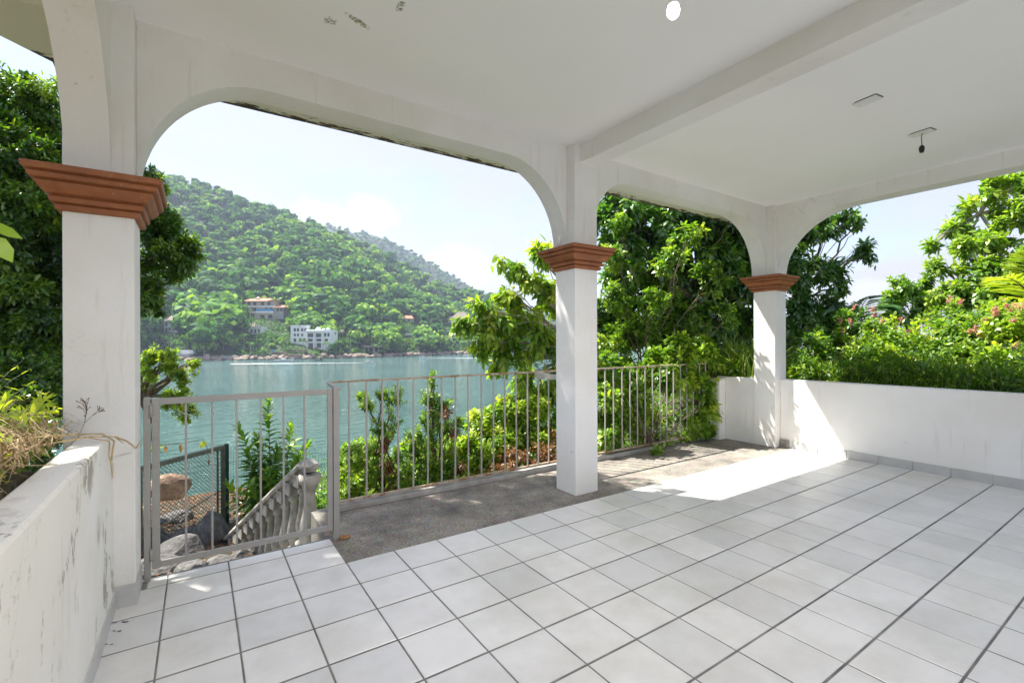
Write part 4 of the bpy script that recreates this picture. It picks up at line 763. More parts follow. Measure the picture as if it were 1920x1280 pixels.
blades('seeding_grass', 'taller stray grass blades rising and drooping above the right wall', 'grass', q_, .8, 'leaf_green2', (.75, .2), 70, 1.1, .2, .010)
n = 900; x = rng.uniform(6.95, 7.6, n); y = rng.uniform(3.85, 4.8, n)
blades('tall_grass', 'long arching grass tuft behind the short wall beside the corner column', 'grass', np.stack([x, y, np.full(n, .9)], 1), .85, 'leaf_green2', (.6, .25), 72, .8, .1, .014)
undergrowth('garden_foliage', 'mixed low leafy plants filling the right garden bed', 'foliage', [((7.1, 9.5, -2, 4.4), 13000), ((9.5, 14, -2, 6), 7000)], 0, .085, 'leaf_mid', (.5, .33), 73, hgt=.33)
undergrowth('garden_foliage', 'yellow tinged creeping leaves scattered through the right garden bed', 'foliage', [((7.1, 9.8, -2, 4.4), 4500)], 0, .06, 'leaf_yel', (.75, .25), 74, hgt=.42)
undergrowth('hedge_growth', 'tangled greenery on the ground beyond the corner column', 'foliage', [((7.0, 11, 4.4, 8.5), 9000)], 0, .10, 'leaf_mid', (.45, .3), 75, hgt=.5)
# ---- left planter
stem_plant('bright_plant', 'bright yellow green narrow leaved plant behind the dry grass at the left edge', 'plant', (-1.15, 3.9, .93), [A(*t) for t in ((10, 735, 3.2), (38, 745, 3.3), (62, 760, 3.3), (85, 772, 3.4), (20, 775, 3.1), (50, 790, 3.2), (100, 790, 3.4), (0, 760, 3.0), (-20, 740, 3.1), (75, 735, 3.6), (30, 800, 3.0), (108, 765, 3.6))], .105, 'leaf_yel', aspect=.24, gap=.014, droop=.0, tint=(.8, .2), start=.15, r0=.006)
n = 2900; x = -.57-rng.random(n)**1.3*.8; y = rng.uniform(1.5, 3.40, n)
sel = None
dg = blades('dry_grass', 'tangled dry straw coloured grass heaped on top of the left wall', 'grass', np.stack([x, y, 1.0+.20*rng.random(n)*np.clip((-x-.50)*3, .15, 1)], 1), .17, 'straw', (.5, .3), 76, 2.2, 1.0, .006, allow=True)
undergrowth('planter_leaves', 'small green leaves mixed in the dry grass of the left planter', 'foliage', [((-2.2, -.60, 1.5, 3.4), 3200)], 0, .06, 'leaf_yel', (.6, .3), 77, hgt=.12)
st = Vector((-.5, 3.05, 1.005)); e = empty('straw_strands', st, label='a few long dry straw blades hanging over the left wall beside the column', cat='straw'); inv = Matrix.Translation(-st)
for pts in ([(-.75, 2.75, 1.10), (-.60, 2.95, 1.08), (-.50, 3.10, 1.055), (-.42, 3.22, 1.03), (-.375, 3.26, .98), (-.385, 3.22, .88), (-.375, 3.20, .80)], [(-.80, 2.65, 1.05), (-.58, 2.98, 1.04), (-.45, 3.12, 1.035), (-.37, 3.22, 1.01), (-.34, 3.28, .96)], [(-.47, 3.10, 1.04), (-.38, 3.14, 1.0), (-.378, 3.10, .93), (-.376, 3.14, .90)], [(-.37, 3.22, 1.01), (-.33, 3.34, .96), (-.30, 3.43, .90), (-.27, 3.42, .96)], [(-.9, 2.35, 1.10), (-.62, 2.55, 1.04), (-.50, 2.62, 1.008)]):
    o = MB().tube(pts, [.0045]*(len(pts)-1)+[.0015], 4).obj('blade', M['straw']); o.parent = e; o.matrix_parent_inverse = inv
# little dried weed against the column face
wd_ = Vector((-.53, 3.35, 1.0)); e = empty('dried_weed', wd_, label='thin dried weed with tiny seed heads against the face of the nearest column', cat='weed'); inv = Matrix.Translation(-wd_); mb = MB(); mh = MB()
def tw(a, d, l, dep):
    b_2 = Vector(a)+Vector(d).normalized()*l; mb.tube([a, b_2], [.0016, .001], 3)
    if dep == 0: mh.lathe([(.001, -.003), (.0035, 0), (.001, .003)], tuple(b_2), 5); return
    for k in range(3): tw(tuple(b_2), (Vector(d).normalized()+Vector((random.uniform(-.9, .9), random.uniform(-.1, .1), random.uniform(-.5, .5)))), l*random.uniform(.5, .8), dep-1)
tw((-.535, 3.36, 1.0), (.35, 0, 1), .08, 3)
for nm, q in (('stems', mb), ('seed_heads', mh)): o = q.obj(nm, M['brownstem'], kind='stuff'); o.parent = e; o.matrix_parent_inverse = inv
stem_plant('seeding_weed', 'slender weed stalks with pale seed heads above the left planter', 'weed', (-1.0, 3.95, .95), [A(*t) for t in ((70, 655, 3.4), (92, 672, 3.4), (103, 690, 3.5), (78, 700, 3.4))], .05, 'leaf_yel', aspect=.2, gap=.06, droop=.1, tint=(.7, .2), start=.2, r0=.004)
e = stem_plant('broad_leaf_stem', 'two broad bright green leaves poking in at the left edge of the view', 'plant', (-.85, 2.35, .93), [A(-30, 430, 1.85)], .02, 'leaf_yel', gap=.4, r0=.005, start=.5)
leaf_obj([one_leaf(A(-30, 418, 1.85), (1, .2, -.35), (.2, -.9, .5), .115, .055, .55), one_leaf(A(-22, 440, 1.85), (.55, .1, -.75), (.5, -.8, .2), .12, .075, .6)], 'broad_leaves', 'leaf_yel', e, Matrix.Translation(-Vector(e.location)))

n = 130; x = np.concatenate([rng.uniform(5.6, 6.75, 90), rng.uniform(1, 5, 40)]); y = np.concatenate([rng.uniform(3.75, 4.3, 90), rng.uniform(3.35, 4.3, 40)]); P = np.stack([x, y, np.full(n, .004)], 1); D = unit(rng.normal(size=(n, 3))*np.array([1, 1, .12])); v, lo, sz = leaf_arrays(P, D, np.tile([0, .1, 1.], (n, 1)), rng.uniform(.012, .04, n), rng.uniform(.006, .016, n), 'diamond')
link('leaf_litter', leaves_mesh('leaf_litter', [(v, lo, sz, rng.random(n))], M['leaf_dry']), label='scattered bits of dry leaf on the concrete strip inside the railing', cat='leaf litter', kind='stuff')
fl_ = MB()
for k in range(16):
    px, py = random.choice([(205, 1165, ), (225, 1180), (235, 1163), (200, 1205), (212, 1190)]); d_ = 1.5/((py-641.09)/FPX); p = at(px+random.uniform(-12, 12), py+random.uniform(-8, 8), d_); r_ = random.uniform(.002, .007); a_ = random.uniform(0, 3)
    fl_.add([(p.x+r_*random.uniform(.7, 1.4)*math.cos(a_+t)*(1.6 if t < 3 else 1), p.y+r_*math.sin(a_+t), .0022) for t in np.linspace(0, 6.28, 7)[:-1]], [(0, 1, 2, 3, 4, 5)])
fl_.obj('dark_specks', M['black'], label='tiny dark specks of dirt on the tiles beside the left wall', cat='dirt', kind='stuff')
# ------------------------------------------------------------------ stairs and balustrade beyond the gate
U, V = Vector(A(572, 872, 4.75)), Vector(A(398, 1040, 7.3))
bd = (V-U); hd = Vector((bd.x, bd.y, 0)).normalized(); sdv = Vector((hd.y, -hd.x, 0)); dz = bd.z
be = empty('balustrade', U, label='weathered white stair balustrade with turned balusters descending behind the gate', cat='balustrade'); inv = Matrix.Translation(-U)
def bob(mb, name, mat=M['lime'], **k): o = mb.obj(name, mat, **k); o.parent = be; o.matrix_parent_inverse = inv; return o
hr = MB(); prof = [(-.075, -.03), (-.085, 0), (-.07, .035), (-.035, .055), (.035, .055), (.07, .035), (.085, 0), (.075, -.03), (.045, -.04), (.04, -.075), (-.04, -.075), (-.045, -.04)]
ring = lambda c: [c+sdv*a_+Vector((0, 0, b_z)) for a_, b_z in prof]
E0 = U-bd.normalized()*.02; n_ = len(prof); rings = [ring(E0), ring(U.lerp(V, .5)), ring(V)]
# broken, knobbly upper end
top = [ring(U-hd*.14+Vector((0, 0, .03))), ring(U-hd*.26+Vector((0, 0, .0)))]
top[1] = [U-hd*.24+(p-(U-hd*.26))*.45+Vector((0, 0, .03)) for p in top[1]]
allr = [top[1], top[0]]+rings; v = [p+Vector(rng.normal(size=3)*(.006 if i < 2 else .001)) for i, rr_ in enumerate(allr) for p in rr_]; f = [(i*n_+k, i*n_+(k+1) % n_, (i+1)*n_+(k+1) % n_, (i+1)*n_+k) for i in range(len(allr)-1) for k in range(n_)]
f += [tuple(range(n_))[::-1], tuple((len(allr)-1)*n_+k for k in range(n_))]; hr.add(v, f); bob(hr, 'handrail')
bprof = [(.075, 0), (.075, .05), (.045, .06), (.040, .09), (.058, .13), (.070, .20), (.066, .26), (.045, .36), (.036, .46), (.034, .54), (.050, .55), (.050, .57), (.036, .58), (.040, .62)]
bm2 = MB().lathe(bprof, (0, 0, 0), 14); bm2.box(-.072, .072, -.072, .072, .615, .74); balme = bm2.mesh('baluster', M['lime'])
for p in list(balme.polygons)[:13*14]: p.use_smooth = True
Lh = Vector((bd.x, bd.y, 0)).length; nb_ = int(Lh/.235)
for i in range(nb_):
    t = (.06+i*.235)/Lh; c_ = U+bd*t; o = link('baluster', balme, be); o.location = Vector((c_.x-U.x, c_.y-U.y, c_.z-U.z-.80)); o.rotation_euler = (0, 0, math.atan2(hd.y, hd.x))
bob(MB().bar(U+Vector((0, 0, -.86)), V+Vector((0, 0, -.86)), .24, .11), 'base_rail')
nb2 = MB().lathe([(.11, -1.02), (.11, -.9), (.085, -.88), (.06, -.84), (.055, -.8), (.085, -.74), (.10, -.66), (.095, -.56), (.065, -.42), (.05, -.3), (.05, -.22), (.07, -.21), (.08, -.16), (.10, -.15), (.105, -.07)], tuple(U-hd*.12), 16)
bob(nb2, 'newel_baluster', smooth=True)
ns = 12; st_ = empty('staircase', (U.x-1.0, U.y, -.2), label='old concrete stair dropping from the gate toward the shore', cat='stairs'); inv2 = Matrix.Translation(-Vector(st_.location))
for i in range(ns):
    c_ = U-hd*.35+hd*(Lh+.5)*i/ns; zz = -.42+(dz)*(i+.8)/ns-.12; a_ = c_-sdv*0+Vector((0, 0, 0))
    mb = MB(); q0 = c_-sdv*.05; q1 = c_-sdv*1.15; w_ = hd*((Lh+.5)/ns+.02)
    v = [q0, q1, q1+w_, q0+w_]; vv = [Vector((p.x, p.y, zz)) for p in v]+[Vector((p.x, p.y, zz-.8)) for p in v]
    mb.add(vv, [(0, 1, 2, 3), (7, 6, 5, 4), (0, 4, 5, 1), (1, 5, 6, 2), (2, 6, 7, 3), (3, 7, 4, 0)]); o = mb.obj('step', M['concrete'], bevel=.01); o.parent = st_; o.matrix_parent_inverse = inv2
# retaining block beside the stair head
MB().box(.9, 1.5, 4.47, 4.9, -.75, -.12).obj('stone_block', M['concrete'], bevel=.05, label='rough stone block under the concrete edge beside the stair head', cat='stone')
# ---- chain-link gate below
GA, GB = Vector(A(262, 876, 6.6)), Vector(A(418, 840, 8.0)); zb = -2.15
GA.z = GB.z = (GA.z+GB.z)/2; ge = empty('chain_link_gate', (GB.x, GB.y, zb), label='chain link gate in a worn tubular frame standing open above the rocks', cat='gate'); inv = Matrix.Translation(-Vector(ge.location))
def gbo(mb, name, mat, **k): o = mb.obj(name, mat, **k); o.parent = ge; o.matrix_parent_inverse = inv; return o
gd = (GB-GA).normalized(); gbo(MB().bar(GA, GB, .07, .07), 'frame_rail', M['olive'], bevel=.01); gbo(MB().bar(GB, Vector((GB.x, GB.y, zb)), .07, .07), 'frame_stile', M['olive'], bevel=.01)
gbo(MB().bar(GB-gd*.11-Vector((0, 0, .04)), Vector((GB.x, GB.y, zb))-gd*.11, .03, .03), 'frame_stile', M['olive']); gbo(MB().bar(GA, Vector((GA.x, GA.y, zb)), .06, .06), 'frame_stile', M['olive']); gbo(MB().bar(Vector((GA.x, GA.y, zb+.03)), Vector((GB.x, GB.y, zb+.03)), .05, .05), 'frame_rail', M['olive'])
gbo(MB().bar(Vector((GA.x, GA.y, GA.z-.98)), Vector((GB.x, GB.y, GB.z-.72)), .02, .02), 'brace', M['rustrail'])
wm = MB(); W_ = (GB-GA).length; Hh = GA.z-zb; s_ = .062
for k in range(int((W_+Hh)/s_)+1):
    for sg in (0, 1):
        u0 = k*s_; a_ = (min(u0, W_), max(0, u0-W_)); b_q = (max(0, u0-Hh), min(u0, Hh))
        if sg: a_ = (W_-a_[0], a_[1]); b_q = (W_-b_q[0], b_q[1])
        p, q = GA+gd*a_[0]-Vector((0, 0, a_[1])), GA+gd*b_q[0]-Vector((0, 0, b_q[1])); wm.tube([p, q], .0042, 3, cap=False)
gbo(wm, 'wire_mesh', M['olive'], kind='stuff')
pg = Vector((GB.x, GB.y, 0))+gd*.075; MB().box(pg.x-.035, pg.x+.035, pg.y-.035, pg.y+.035, zb-.3, GB.z+.04).obj('green_post', M['greenpost'], bevel=.008, label='dark green square post the chain link gate hangs beside', cat='post')
# ---- green wire fence beyond the railing
fa = [Vector(A(428, 842, 8.1)), Vector(A(675, 842, 7.4)), Vector(A(922, 822, 7.4)), Vector(A(1010, 812, 7.6))]
we = empty('wire_fence', (fa[1].x, fa[1].y, fa[1].z-1), label='green welded wire fence with dark posts across the slope behind the shrubs', cat='fence'); inv = Matrix.Translation(-Vector(we.location)); wire = MB()
for p in fa[1:3]:
    o = MB().box(p.x-.035, p.x+.035, p.y-.035, p.y+.035, p.z-1.7, p.z+.03).obj('post', M['greenpost'], bevel=.006); o.parent = we; o.matrix_parent_inverse = inv
for p, q in zip(fa[:-1], fa[1:]):
    n = int((q-p).length/.055)
    for i in range(n+1): c_ = p.lerp(q, i/n); wire.tube([c_, c_-Vector((0, 0, 1.55))], .0022, 3, cap=False)
    for k in range(8): wire.tube([p-Vector((0, 0, .06+k*.2)), q-Vector((0, 0, .06+k*.2))], .0025, 3, cap=False)
o = wire.obj('wire_mesh', M['greenwire'], kind='stuff'); o.parent = we; o.matrix_parent_inverse = inv
# ---- boulders below
def boulder_mesh(seed, mat, name='boulder'):
    bm = bmesh.new(); bmesh.ops.create_icosphere(bm, subdivisions=3, radius=1); r_ = np.random.default_rng(seed); dirs = unit(r_.normal(size=(9, 3)))
    for v in bm.verts:
        n_ = np.array(v.co); k = 1.0
        for d in dirs: k = min(k, .80/max(.01, float(n_@d)) if n_@d > .80 else k)
        v.co = v.co*(k+float(fbm(n_[0]*2+seed, n_[1]*2+n_[2]*1.7, seed, 3))*.06)
    me = bpy.data.meshes.new(name); bm.to_mesh(me); bm.free(); me.materials.append(mat); me.polygons.foreach_set('use_smooth', [False]*len(me.polygons)); return me
bms = [boulder_mesh(s_, M['rock']) for s_ in (1, 2, 3)]; bmt = boulder_mesh(5, M['rock2'])
for (px, py, d, w_, h_, t), lb in zip([(330, 1030, 9.6, .75, .5, 0), (395, 985, 10.2, .65, .75, 1), (330, 965, 11.5, .6, .35, 2), (318, 893, 20, .85, .62, 9), (360, 1000, 11, .6, .4, 1), (300, 1060, 8.7, .6, .4, 2), (420, 1060, 9, .6, .4, 0), (280, 1010, 10, .6, .45, 1), (360, 1065, 8.3, .45, .3, 2), (455, 1040, 8.6, .4, .3, 1)],
        ['broad grey boulder lowest in the view through the gate', 'tall dark grey boulder beside the green post', 'flat grey boulder behind the wire mesh', 'large tan sunlit boulder at the water edge', 'small grey boulder wedged between larger ones', 'grey boulder below the gate hinge', 'grey boulder at the foot of the balustrade', 'grey boulder hidden partly by the left gate post', 'low grey boulder just under the bottom rail of the gate', 'small grey boulder among the shrub stems beside the balustrade']):
    me = bmt if t == 9 else bms[t]; p, dd_ = ground_at(px, py+h_*40); k_ = dd_/d*(.78 if t != 9 else 1); o = link('boulder', me, label=lb, cat='boulder'); o.location = p+Vector((0, 0, h_*.12*k_)); o.scale = (w_*k_, w_*.8*k_, h_*k_); o.rotation_euler = (random.uniform(-.2, .2), random.uniform(-.2, .2), random.uniform(0, 6))
n = 4200; x = rng.uniform(-2, 1.6, n); y = 4.6+rng.uniform(0, 1, n)**1.4*15; P = np.stack([x, y, gz(x, y)+.04], 1); D = unit(rng.normal(size=(n, 3))*np.array([1, 1, .3])); v, lo, sz = leaf_arrays(P, D, np.tile([0, 0, 1.], (n, 1)), rng.uniform(.05, .15, n), rng.uniform(.03, .06, n), 'diamond')
link('leaf_litter', leaves_mesh('leaf_litter', [(v, lo, sz, rng.random(n))], M['leaf_dry']), label='dry brown leaf litter between the boulders below the gate', cat='leaf litter', kind='stuff')
# ------------------------------------------------------------------ far shore: forest, palms, houses, rocks, boats
_d = np.linspace(0, 1, 400)
def hill_depth(px, py):
    X, Y, Z = hill_xyz(np.full(400, float(px)), _d); ds = shore_d(px); dr = max(np.interp(px, RPX, RDEP), ds+40); d = ds+(dr-ds)*_d
    p = 641-(Z-HC)/d*FPX; i = int(np.argmin(np.abs(p-py))); return float(d[i])
HOUSES = [(491, 596, 448, 536, 26), (572, 648, 540, 620, 26), (320, 622, 300, 336, 34), (477, 625, 462, 492, 34), (860, 614, 838, 882, 44), (763, 602, 748, 778, 20), (890, 661, 876, 903, 30), (696, 660, 678, 716, 20), (640, 630, 632, 650, 10), (420, 676, 398, 442, 8), (525, 672, 488, 565, 10), (280, 616, 270, 292, 10), (340, 663, 318, 364, 8)]
HD = [hill_depth(h[0], h[1]) for h in HOUSES]
def canopy(seed, nq, ico, q=1.7):
    r_ = np.random.default_rng(seed); ns = 9; sc = unit(r_.normal(size=(ns, 3))*np.array([1, 1, .6]))*np.array([3.2, 3.2, 2.0])*r_.uniform(.5, 1, (ns, 1))+np.array([0, 0, 6.2]); sr = r_.uniform(1.3, 2.3, ns)
    k = r_.integers(0, ns, nq); dd = unit(r_.normal(size=(nq, 3))+np.array([0, 0, .35])); P = sc[k]+dd*sr[k][:, None]; D = unit(np.cross(dd, r_.normal(size=(nq, 3)))); Nn = unit(dd+r_.normal(size=(nq, 3))*.45)
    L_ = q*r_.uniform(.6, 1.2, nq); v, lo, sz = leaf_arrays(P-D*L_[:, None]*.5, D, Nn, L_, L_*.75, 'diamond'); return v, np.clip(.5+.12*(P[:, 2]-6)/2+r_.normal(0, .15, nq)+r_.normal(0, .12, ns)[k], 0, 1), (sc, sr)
bm = bmesh.new(); bmesh.ops.create_icosphere(bm, subdivisions=1, radius=1); ICV = np.array([v.co[:] for v in bm.verts]); ICF = np.array([[v.index for v in f.verts] for f in bm.faces]); bm.free()
def far_tree_mesh(name, seed, nq):
    v, t, (sc, sr) = canopy(seed, nq, True, 1.5); parts = [(v, np.array([0, 1, 2, 3]), [4], t)]; me = leaves_mesh(name, parts, M['leaf_far']); return me
templ = [canopy(s_, 62, False, 2.4) for s_ in range(100, 108)]
n = 5200; pxr = rng.uniform(-120, 1080, n); tr = rng.uniform(.012, 1.03, n); tr[:700] = rng.uniform(.012, .12, 700); X, Y, Z = hill_xyz(pxr, tr); dep = X*FW.x+Y*FW.y
ok = np.ones(n, bool)
for (hx, hy, x0, x1, cl), hd_ in zip(HOUSES, HD): ok &= ~((pxr > x0-(13 if x1-x0 < 45 and hy < 640 else 4)) & (pxr < x1+(13 if x1-x0 < 45 and hy < 640 else 4)) & (dep > hd_-cl) & (dep < hd_+2)); ok &= ~((pxr > x0-2) & (pxr < x1+2) & (dep > hd_-cl) & (dep < hd_+9))
pxr, tr, X, Y, Z, dep = [a[ok] for a in (pxr, tr, X, Y, Z, dep)]
for (hx, hy, x0, x1, cl), hd_ in zip(HOUSES, HD): small_ = (pxr > x0-8) & (pxr < x1+8) & (dep < hd_) & (dep > hd_-90); tr = np.where(small_, -tr, tr)
order = np.argsort(dep-shore_d(pxr)+rng.uniform(0, 25, len(dep))); near_i, far_i = order[:250], order[250:]
sizes = rng.uniform(.7, 1.9, len(X))*(.95+.35*fbm(X/40, Y/40, 17, 2)); sizes = np.where(tr < 0, np.minimum(sizes, .42), sizes)
tone = np.clip(.42+.30*fbm(X/30, Y/30, 19, 3)+rng.normal(0, .22, len(X)), 0, 1)
n3 = 900; p3 = rng.uniform(560, 1100, n3); t3 = rng.uniform(.45, 1.02, n3); X3, Y3, Z3 = ridge2(p3, t3); n0 = len(X); X, Y, Z = np.concatenate([X, X3]), np.concatenate([Y, Y3]), np.concatenate([Z, Z3]); sizes = np.concatenate([sizes, rng.uniform(.8, 1.4, n3)]); tone = np.concatenate([tone, np.clip(rng.normal(.4, .2, n3), 0, 1)]); far_i = np.concatenate([far_i, np.arange(n0, n0+n3)])
co = []; ti = []; fcs = []; fs_t = []
for a in range(8):
    idx = far_i[a::8]; v, t, (sc, sr) = templ[a]; m_ = len(idx); az = rng.uniform(0, 6.28, m_); c_, s_ = np.cos(az), np.sin(az)
    vv = v[None].repeat(m_, 0); x = vv[..., 0]*c_[:, None, None]-vv[..., 1]*s_[:, None, None]; y = vv[..., 0]*s_[:, None, None]+vv[..., 1]*c_[:, None, None]; w_ = np.stack([x, y, vv[..., 2]], -1)*sizes[idx][:, None, None, None]+np.stack([X[idx], Y[idx], Z[idx]-1.5], -1)[:, None, None, :]
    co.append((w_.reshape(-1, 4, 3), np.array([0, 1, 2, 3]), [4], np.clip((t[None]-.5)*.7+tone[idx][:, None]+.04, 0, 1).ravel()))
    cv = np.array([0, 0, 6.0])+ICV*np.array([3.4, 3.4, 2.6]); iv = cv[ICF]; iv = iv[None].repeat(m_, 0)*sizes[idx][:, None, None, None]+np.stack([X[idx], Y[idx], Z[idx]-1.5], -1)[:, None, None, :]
    co.append((iv.reshape(-1, 3, 3), np.array([0, 1, 2]), [3], np.clip(np.repeat(tone[idx], len(ICF))-.45, 0, 1)))  # crown cores tinted darker, painting in the shade between the trees
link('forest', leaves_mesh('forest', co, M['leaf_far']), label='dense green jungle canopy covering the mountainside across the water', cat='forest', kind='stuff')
ftm = []
for s_ in range(6):
    me = far_tree_mesh('hillside_tree', 200+s_, 330); ftm.append(me)
fm = []
for tn in (-.3, 0, .3):
    m2 = M['leaf_far'].copy(); r_ = [n_ for n_ in m2.node_tree.nodes if n_.bl_idname == 'ShaderNodeValToRGB'][0]; at_n = [n_ for n_ in m2.node_tree.nodes if n_.bl_idname == 'ShaderNodeAttribute'][0]
    ad = m2.node_tree.nodes.new('ShaderNodeMath'); ad.operation = 'ADD'; ad.inputs[1].default_value = tn; m2.node_tree.links.new(at_n.outputs['Fac'], ad.inputs[0]); m2.node_tree.links.new(ad.outputs[0], r_.inputs[0]); fm.append(m2)
var = []
for me in ftm:
    for m2 in fm: q = me.copy(); q.materials[0] = m2; var.append(q)
for i in near_i:
    vi = random.randrange(len(var)); tn_ = ('dark green', 'mid green', 'pale yellow green')[vi % 3]; o = link('hillside_tree', var[vi], label=tn_+' rounded tree in the woods low on the far hillside', cat='tree', group=tn_+' trees low on the far hillside'); o.location = (X[i], Y[i], Z[i]-2.0); s_ = sizes[i]*random.uniform(.75, 1.05); o.scale = (s_, s_, s_*random.uniform(.9, 1.25)); o.rotation_euler = (0, 0, random.uniform(0, 6.28))
# low scrub round the houses
sc_p = []
for (hx, hy, x0, x1, cl), hd_ in zip(HOUSES, HD):
    k_ = 260; px_ = rng.uniform(x0-14, x1+14, k_); d_ = rng.uniform(hd_-cl-6, hd_-1.5, k_); ds_ = shore_d(px_); dr_ = np.maximum(np.interp(px_, RPX, RDEP), ds_+40); t_ = (d_-ds_)/(dr_-ds_); q_ = t_ > .012
    sc_p.append(np.stack(hill_xyz(px_[q_], t_[q_]), 1))
sc_p = np.repeat(np.concatenate(sc_p), 7, 0); m_ = len(sc_p); sc_p = sc_p+rng.normal(size=(m_, 3))*np.array([.8, .8, .45])+np.array([0, 0, .5]); L_ = rng.uniform(.7, 1.5, m_); v, lo, sz = leaf_arrays(sc_p, rng.normal(size=(m_, 3)), rng.normal(size=(m_, 3))*.5+np.array([0, 0, 1.]), L_, L_*.7, 'diamond')
link('hillside_scrub', leaves_mesh('hillside_scrub', [(v, lo, sz, np.clip(rng.normal(.4, .25, m_), 0, 1))], M['leaf_far']), label='low green scrub on the slopes just below the far houses', cat='scrub', kind='stuff')
# pale leafless tree beside the brown house
v, t, _ = canopy(333, 420, False, .8); o = link('bare_tree', leaves_mesh('bare_tree', [(v, np.array([0, 1, 2, 3]), [4], t)], M['leaf_bleach']), label='pale pinkish leafless tree left of the brown terraced house on the far hill', cat='tree'); d_ = hill_depth(430, 592)-6; o.location = at(428, 606, d_); o.scale = (1.5, 1.2, 1.0)
# palms
pmb = []; r0 = [((0, 0, 8), (2.6*math.cos(a), 2.6*math.sin(a), 8+random.uniform(-1.6, .8)), .55, 12, 1.1) for a in np.linspace(0, 6.28, 13)[:-1]]
_k = keep
keep = lambda v: np.ones(len(v), bool)
for f_ in r0: frond(pmb, *f_, .8, .55, .22)
fr_me = leaves_mesh('fronds', pmb, M['leaf_far']); tk_me = MB().tube([(0, 0, -1.5), (.15, .1, 4), (0, 0, 8)], [.22, .16, .13], 6).mesh('trunk', M['bark_pale'])
for px, py, dz_ in [(290, 640, 0), (350, 640, 0), (345, 610, 1), (416, 640, 0), (455, 640, 0), (485, 645, 0), (500, 640, 1), (530, 640, 0), (566, 648, 0), (628, 650, 0), (635, 655, 0), (700, 652, 0), (655, 640, 1), (610, 658, 0), (380, 655, 0), (590, 590, 1), (372, 600, 1), (780, 648, 0), (530, 622, 1), (468, 668, 0)]:
    d_ = hill_depth(px, min(py+14, 668)); p = at(px, 0, d_); hx, hy, hz = p.x, p.y, 0; ds = shore_d(px); dr = max(np.interp(px, RPX, RDEP), ds+40); zz = float(hill_xyz(px, (d_-ds)/(dr-ds))[2])
    e = empty('palm_tree', (hx, hy, zz), random.uniform(0, 6), label='small coconut palm standing among the trees near the far shore', cat='palm', group='palms along the far shore'); s_ = random.uniform(.8, 1.15); e.scale = (s_, s_, s_)
    link('crown', fr_me, e); link('trunk', tk_me, e)
keep = _k
# houses --------------------------------------------------------------
HM = dict(cream=simple('tan stucco', (.46, .37, .28), .9, .5, .12), white=simple('white stucco far', (.78, .78, .76), .9, .5, .04), dark=simple('dark window', (.05, .06, .07), .3), terra=simple('clay roof tiles', (.48, .23, .13), .9, .6, .25),
          thatch=simple('grey thatch', (.24, .20, .155), 1, .8, .25), blue=simple('blue pool tiles', (.05, .28, .60), .4), stone=simple('brown stone wall', (.26, .20, .155), 1, .4, .35, .5, .3), brick=simple('red brick base', (.30, .12, .08), .9), grey=simple('grey concrete far', (.33, .32, .30), .9, .4, .2))
class House:
    def __init__(s, name, label, cat, px, py, d):
        s.k = d/FPX; s.px, s.py = px, py; p = at(px, py, d); s.e = empty(name, p, -YAW, label=label, cat=cat)
    def L(s, x, z): return (x-s.px)*s.k, (s.py-z)*s.k
    def box(s, nm, x0, x1, zt, zb, y0, y1, mat, par=None):
        a, b_ = s.L(x0, zb); c_, d_ = s.L(x1, zt); mb = MB(); mb.box(a, c_, y0, y1, b_, d_); o = mb.obj(nm, HM[mat]); o.parent = par or s.e; return o
    def hip(s, nm, x0, x1, zt, zb, y0, y1, mat, ridge=.3):
        a, b_ = s.L(x0, zb); c_, d_ = s.L(x1, zt); mx_ = (c_-a)*(.5-ridge/2); my = (y0+y1)/2
        mb = MB(); mb.add([(a, y0, b_), (c_, y0, b_), (c_, y1, b_), (a, y1, b_), (a+mx_, my, d_), (c_-mx_, my, d_)], [(0, 1, 5, 4), (1, 2, 5), (2, 3, 4, 5), (3, 0, 4), (3, 2, 1, 0)]); o = mb.obj(nm, HM[mat]); o.parent = s.e; return o
    def dome(s, nm, x, z, r, mat):
        a, b_ = s.L(x, z); r_ = r*s.k; o = MB().lathe([(r_*math.cos(t), r_*math.sin(t)) for t in np.linspace(0, 1.45, 6)], (a, 3, b_), 12).obj(nm, HM[mat], smooth=True); o.parent = s.e
    def win(s, xs, zt, zb, w_, mat='dark', y=0):
        for x in xs: s.box('window', x-w_/2, x+w_/2, zt, zb, y-.12, y+.3, mat)
h = House('terraced_house', 'large tan terraced house with clay roofs and a blue pool on the far hill', 'house', 491, 597, HD[0])
h.box('wall', 456, 513, 563, 574, 3, 12, 'cream'); h.box('wall', 455, 516, 574, 586, 1.5, 12, 'cream'); h.box('wall', 457, 514, 586, 600, 0, 12, 'cream'); h.hip('roof', 454, 504, 557, 563.5, 2, 13, 'terra', .75); h.box('roof', 500, 517, 562, 563.6, 2, 12, 'terra')
h.hip('roof', 511, 533, 571, 576, 0, 9, 'terra', .6); h.box('wall', 514, 530, 576, 598, 1, 9, 'grey'); h.box('retaining_wall', 448, 457, 583, 600, 1, 9, 'terra'); h.box('pool', 481, 511, 579, 583, .2, 1.45, 'blue'); h.box('parapet', 480, 512, 583, 586.5, -.1, .18, 'white'); h.box('balcony', 456, 514, 573, 575, 1.1, 1.48, 'white'); h.box('balcony', 456, 480, 584.5, 586.5, 1.0, 1.45, 'white')
h.hip('dome_roof', 470, 478, 553.5, 558, 5, 9, 'cream', .1)
h.win((462, 473, 488, 500), 565.5, 571.5, 6, y=3); h.win((462, 471, 476, 497, 506), 576.5, 582, 4.5, y=1.5); h.win((463, 474), 588, 596, 6.5, y=0); h.win((492, 507), 590, 597, 8, y=0); h.win((520, 526), 578, 583, 4, y=1)
h = House('white_villa', 'big white villa with domes and stacked balconies above the far shore', 'house', 580, 652, HD[1])
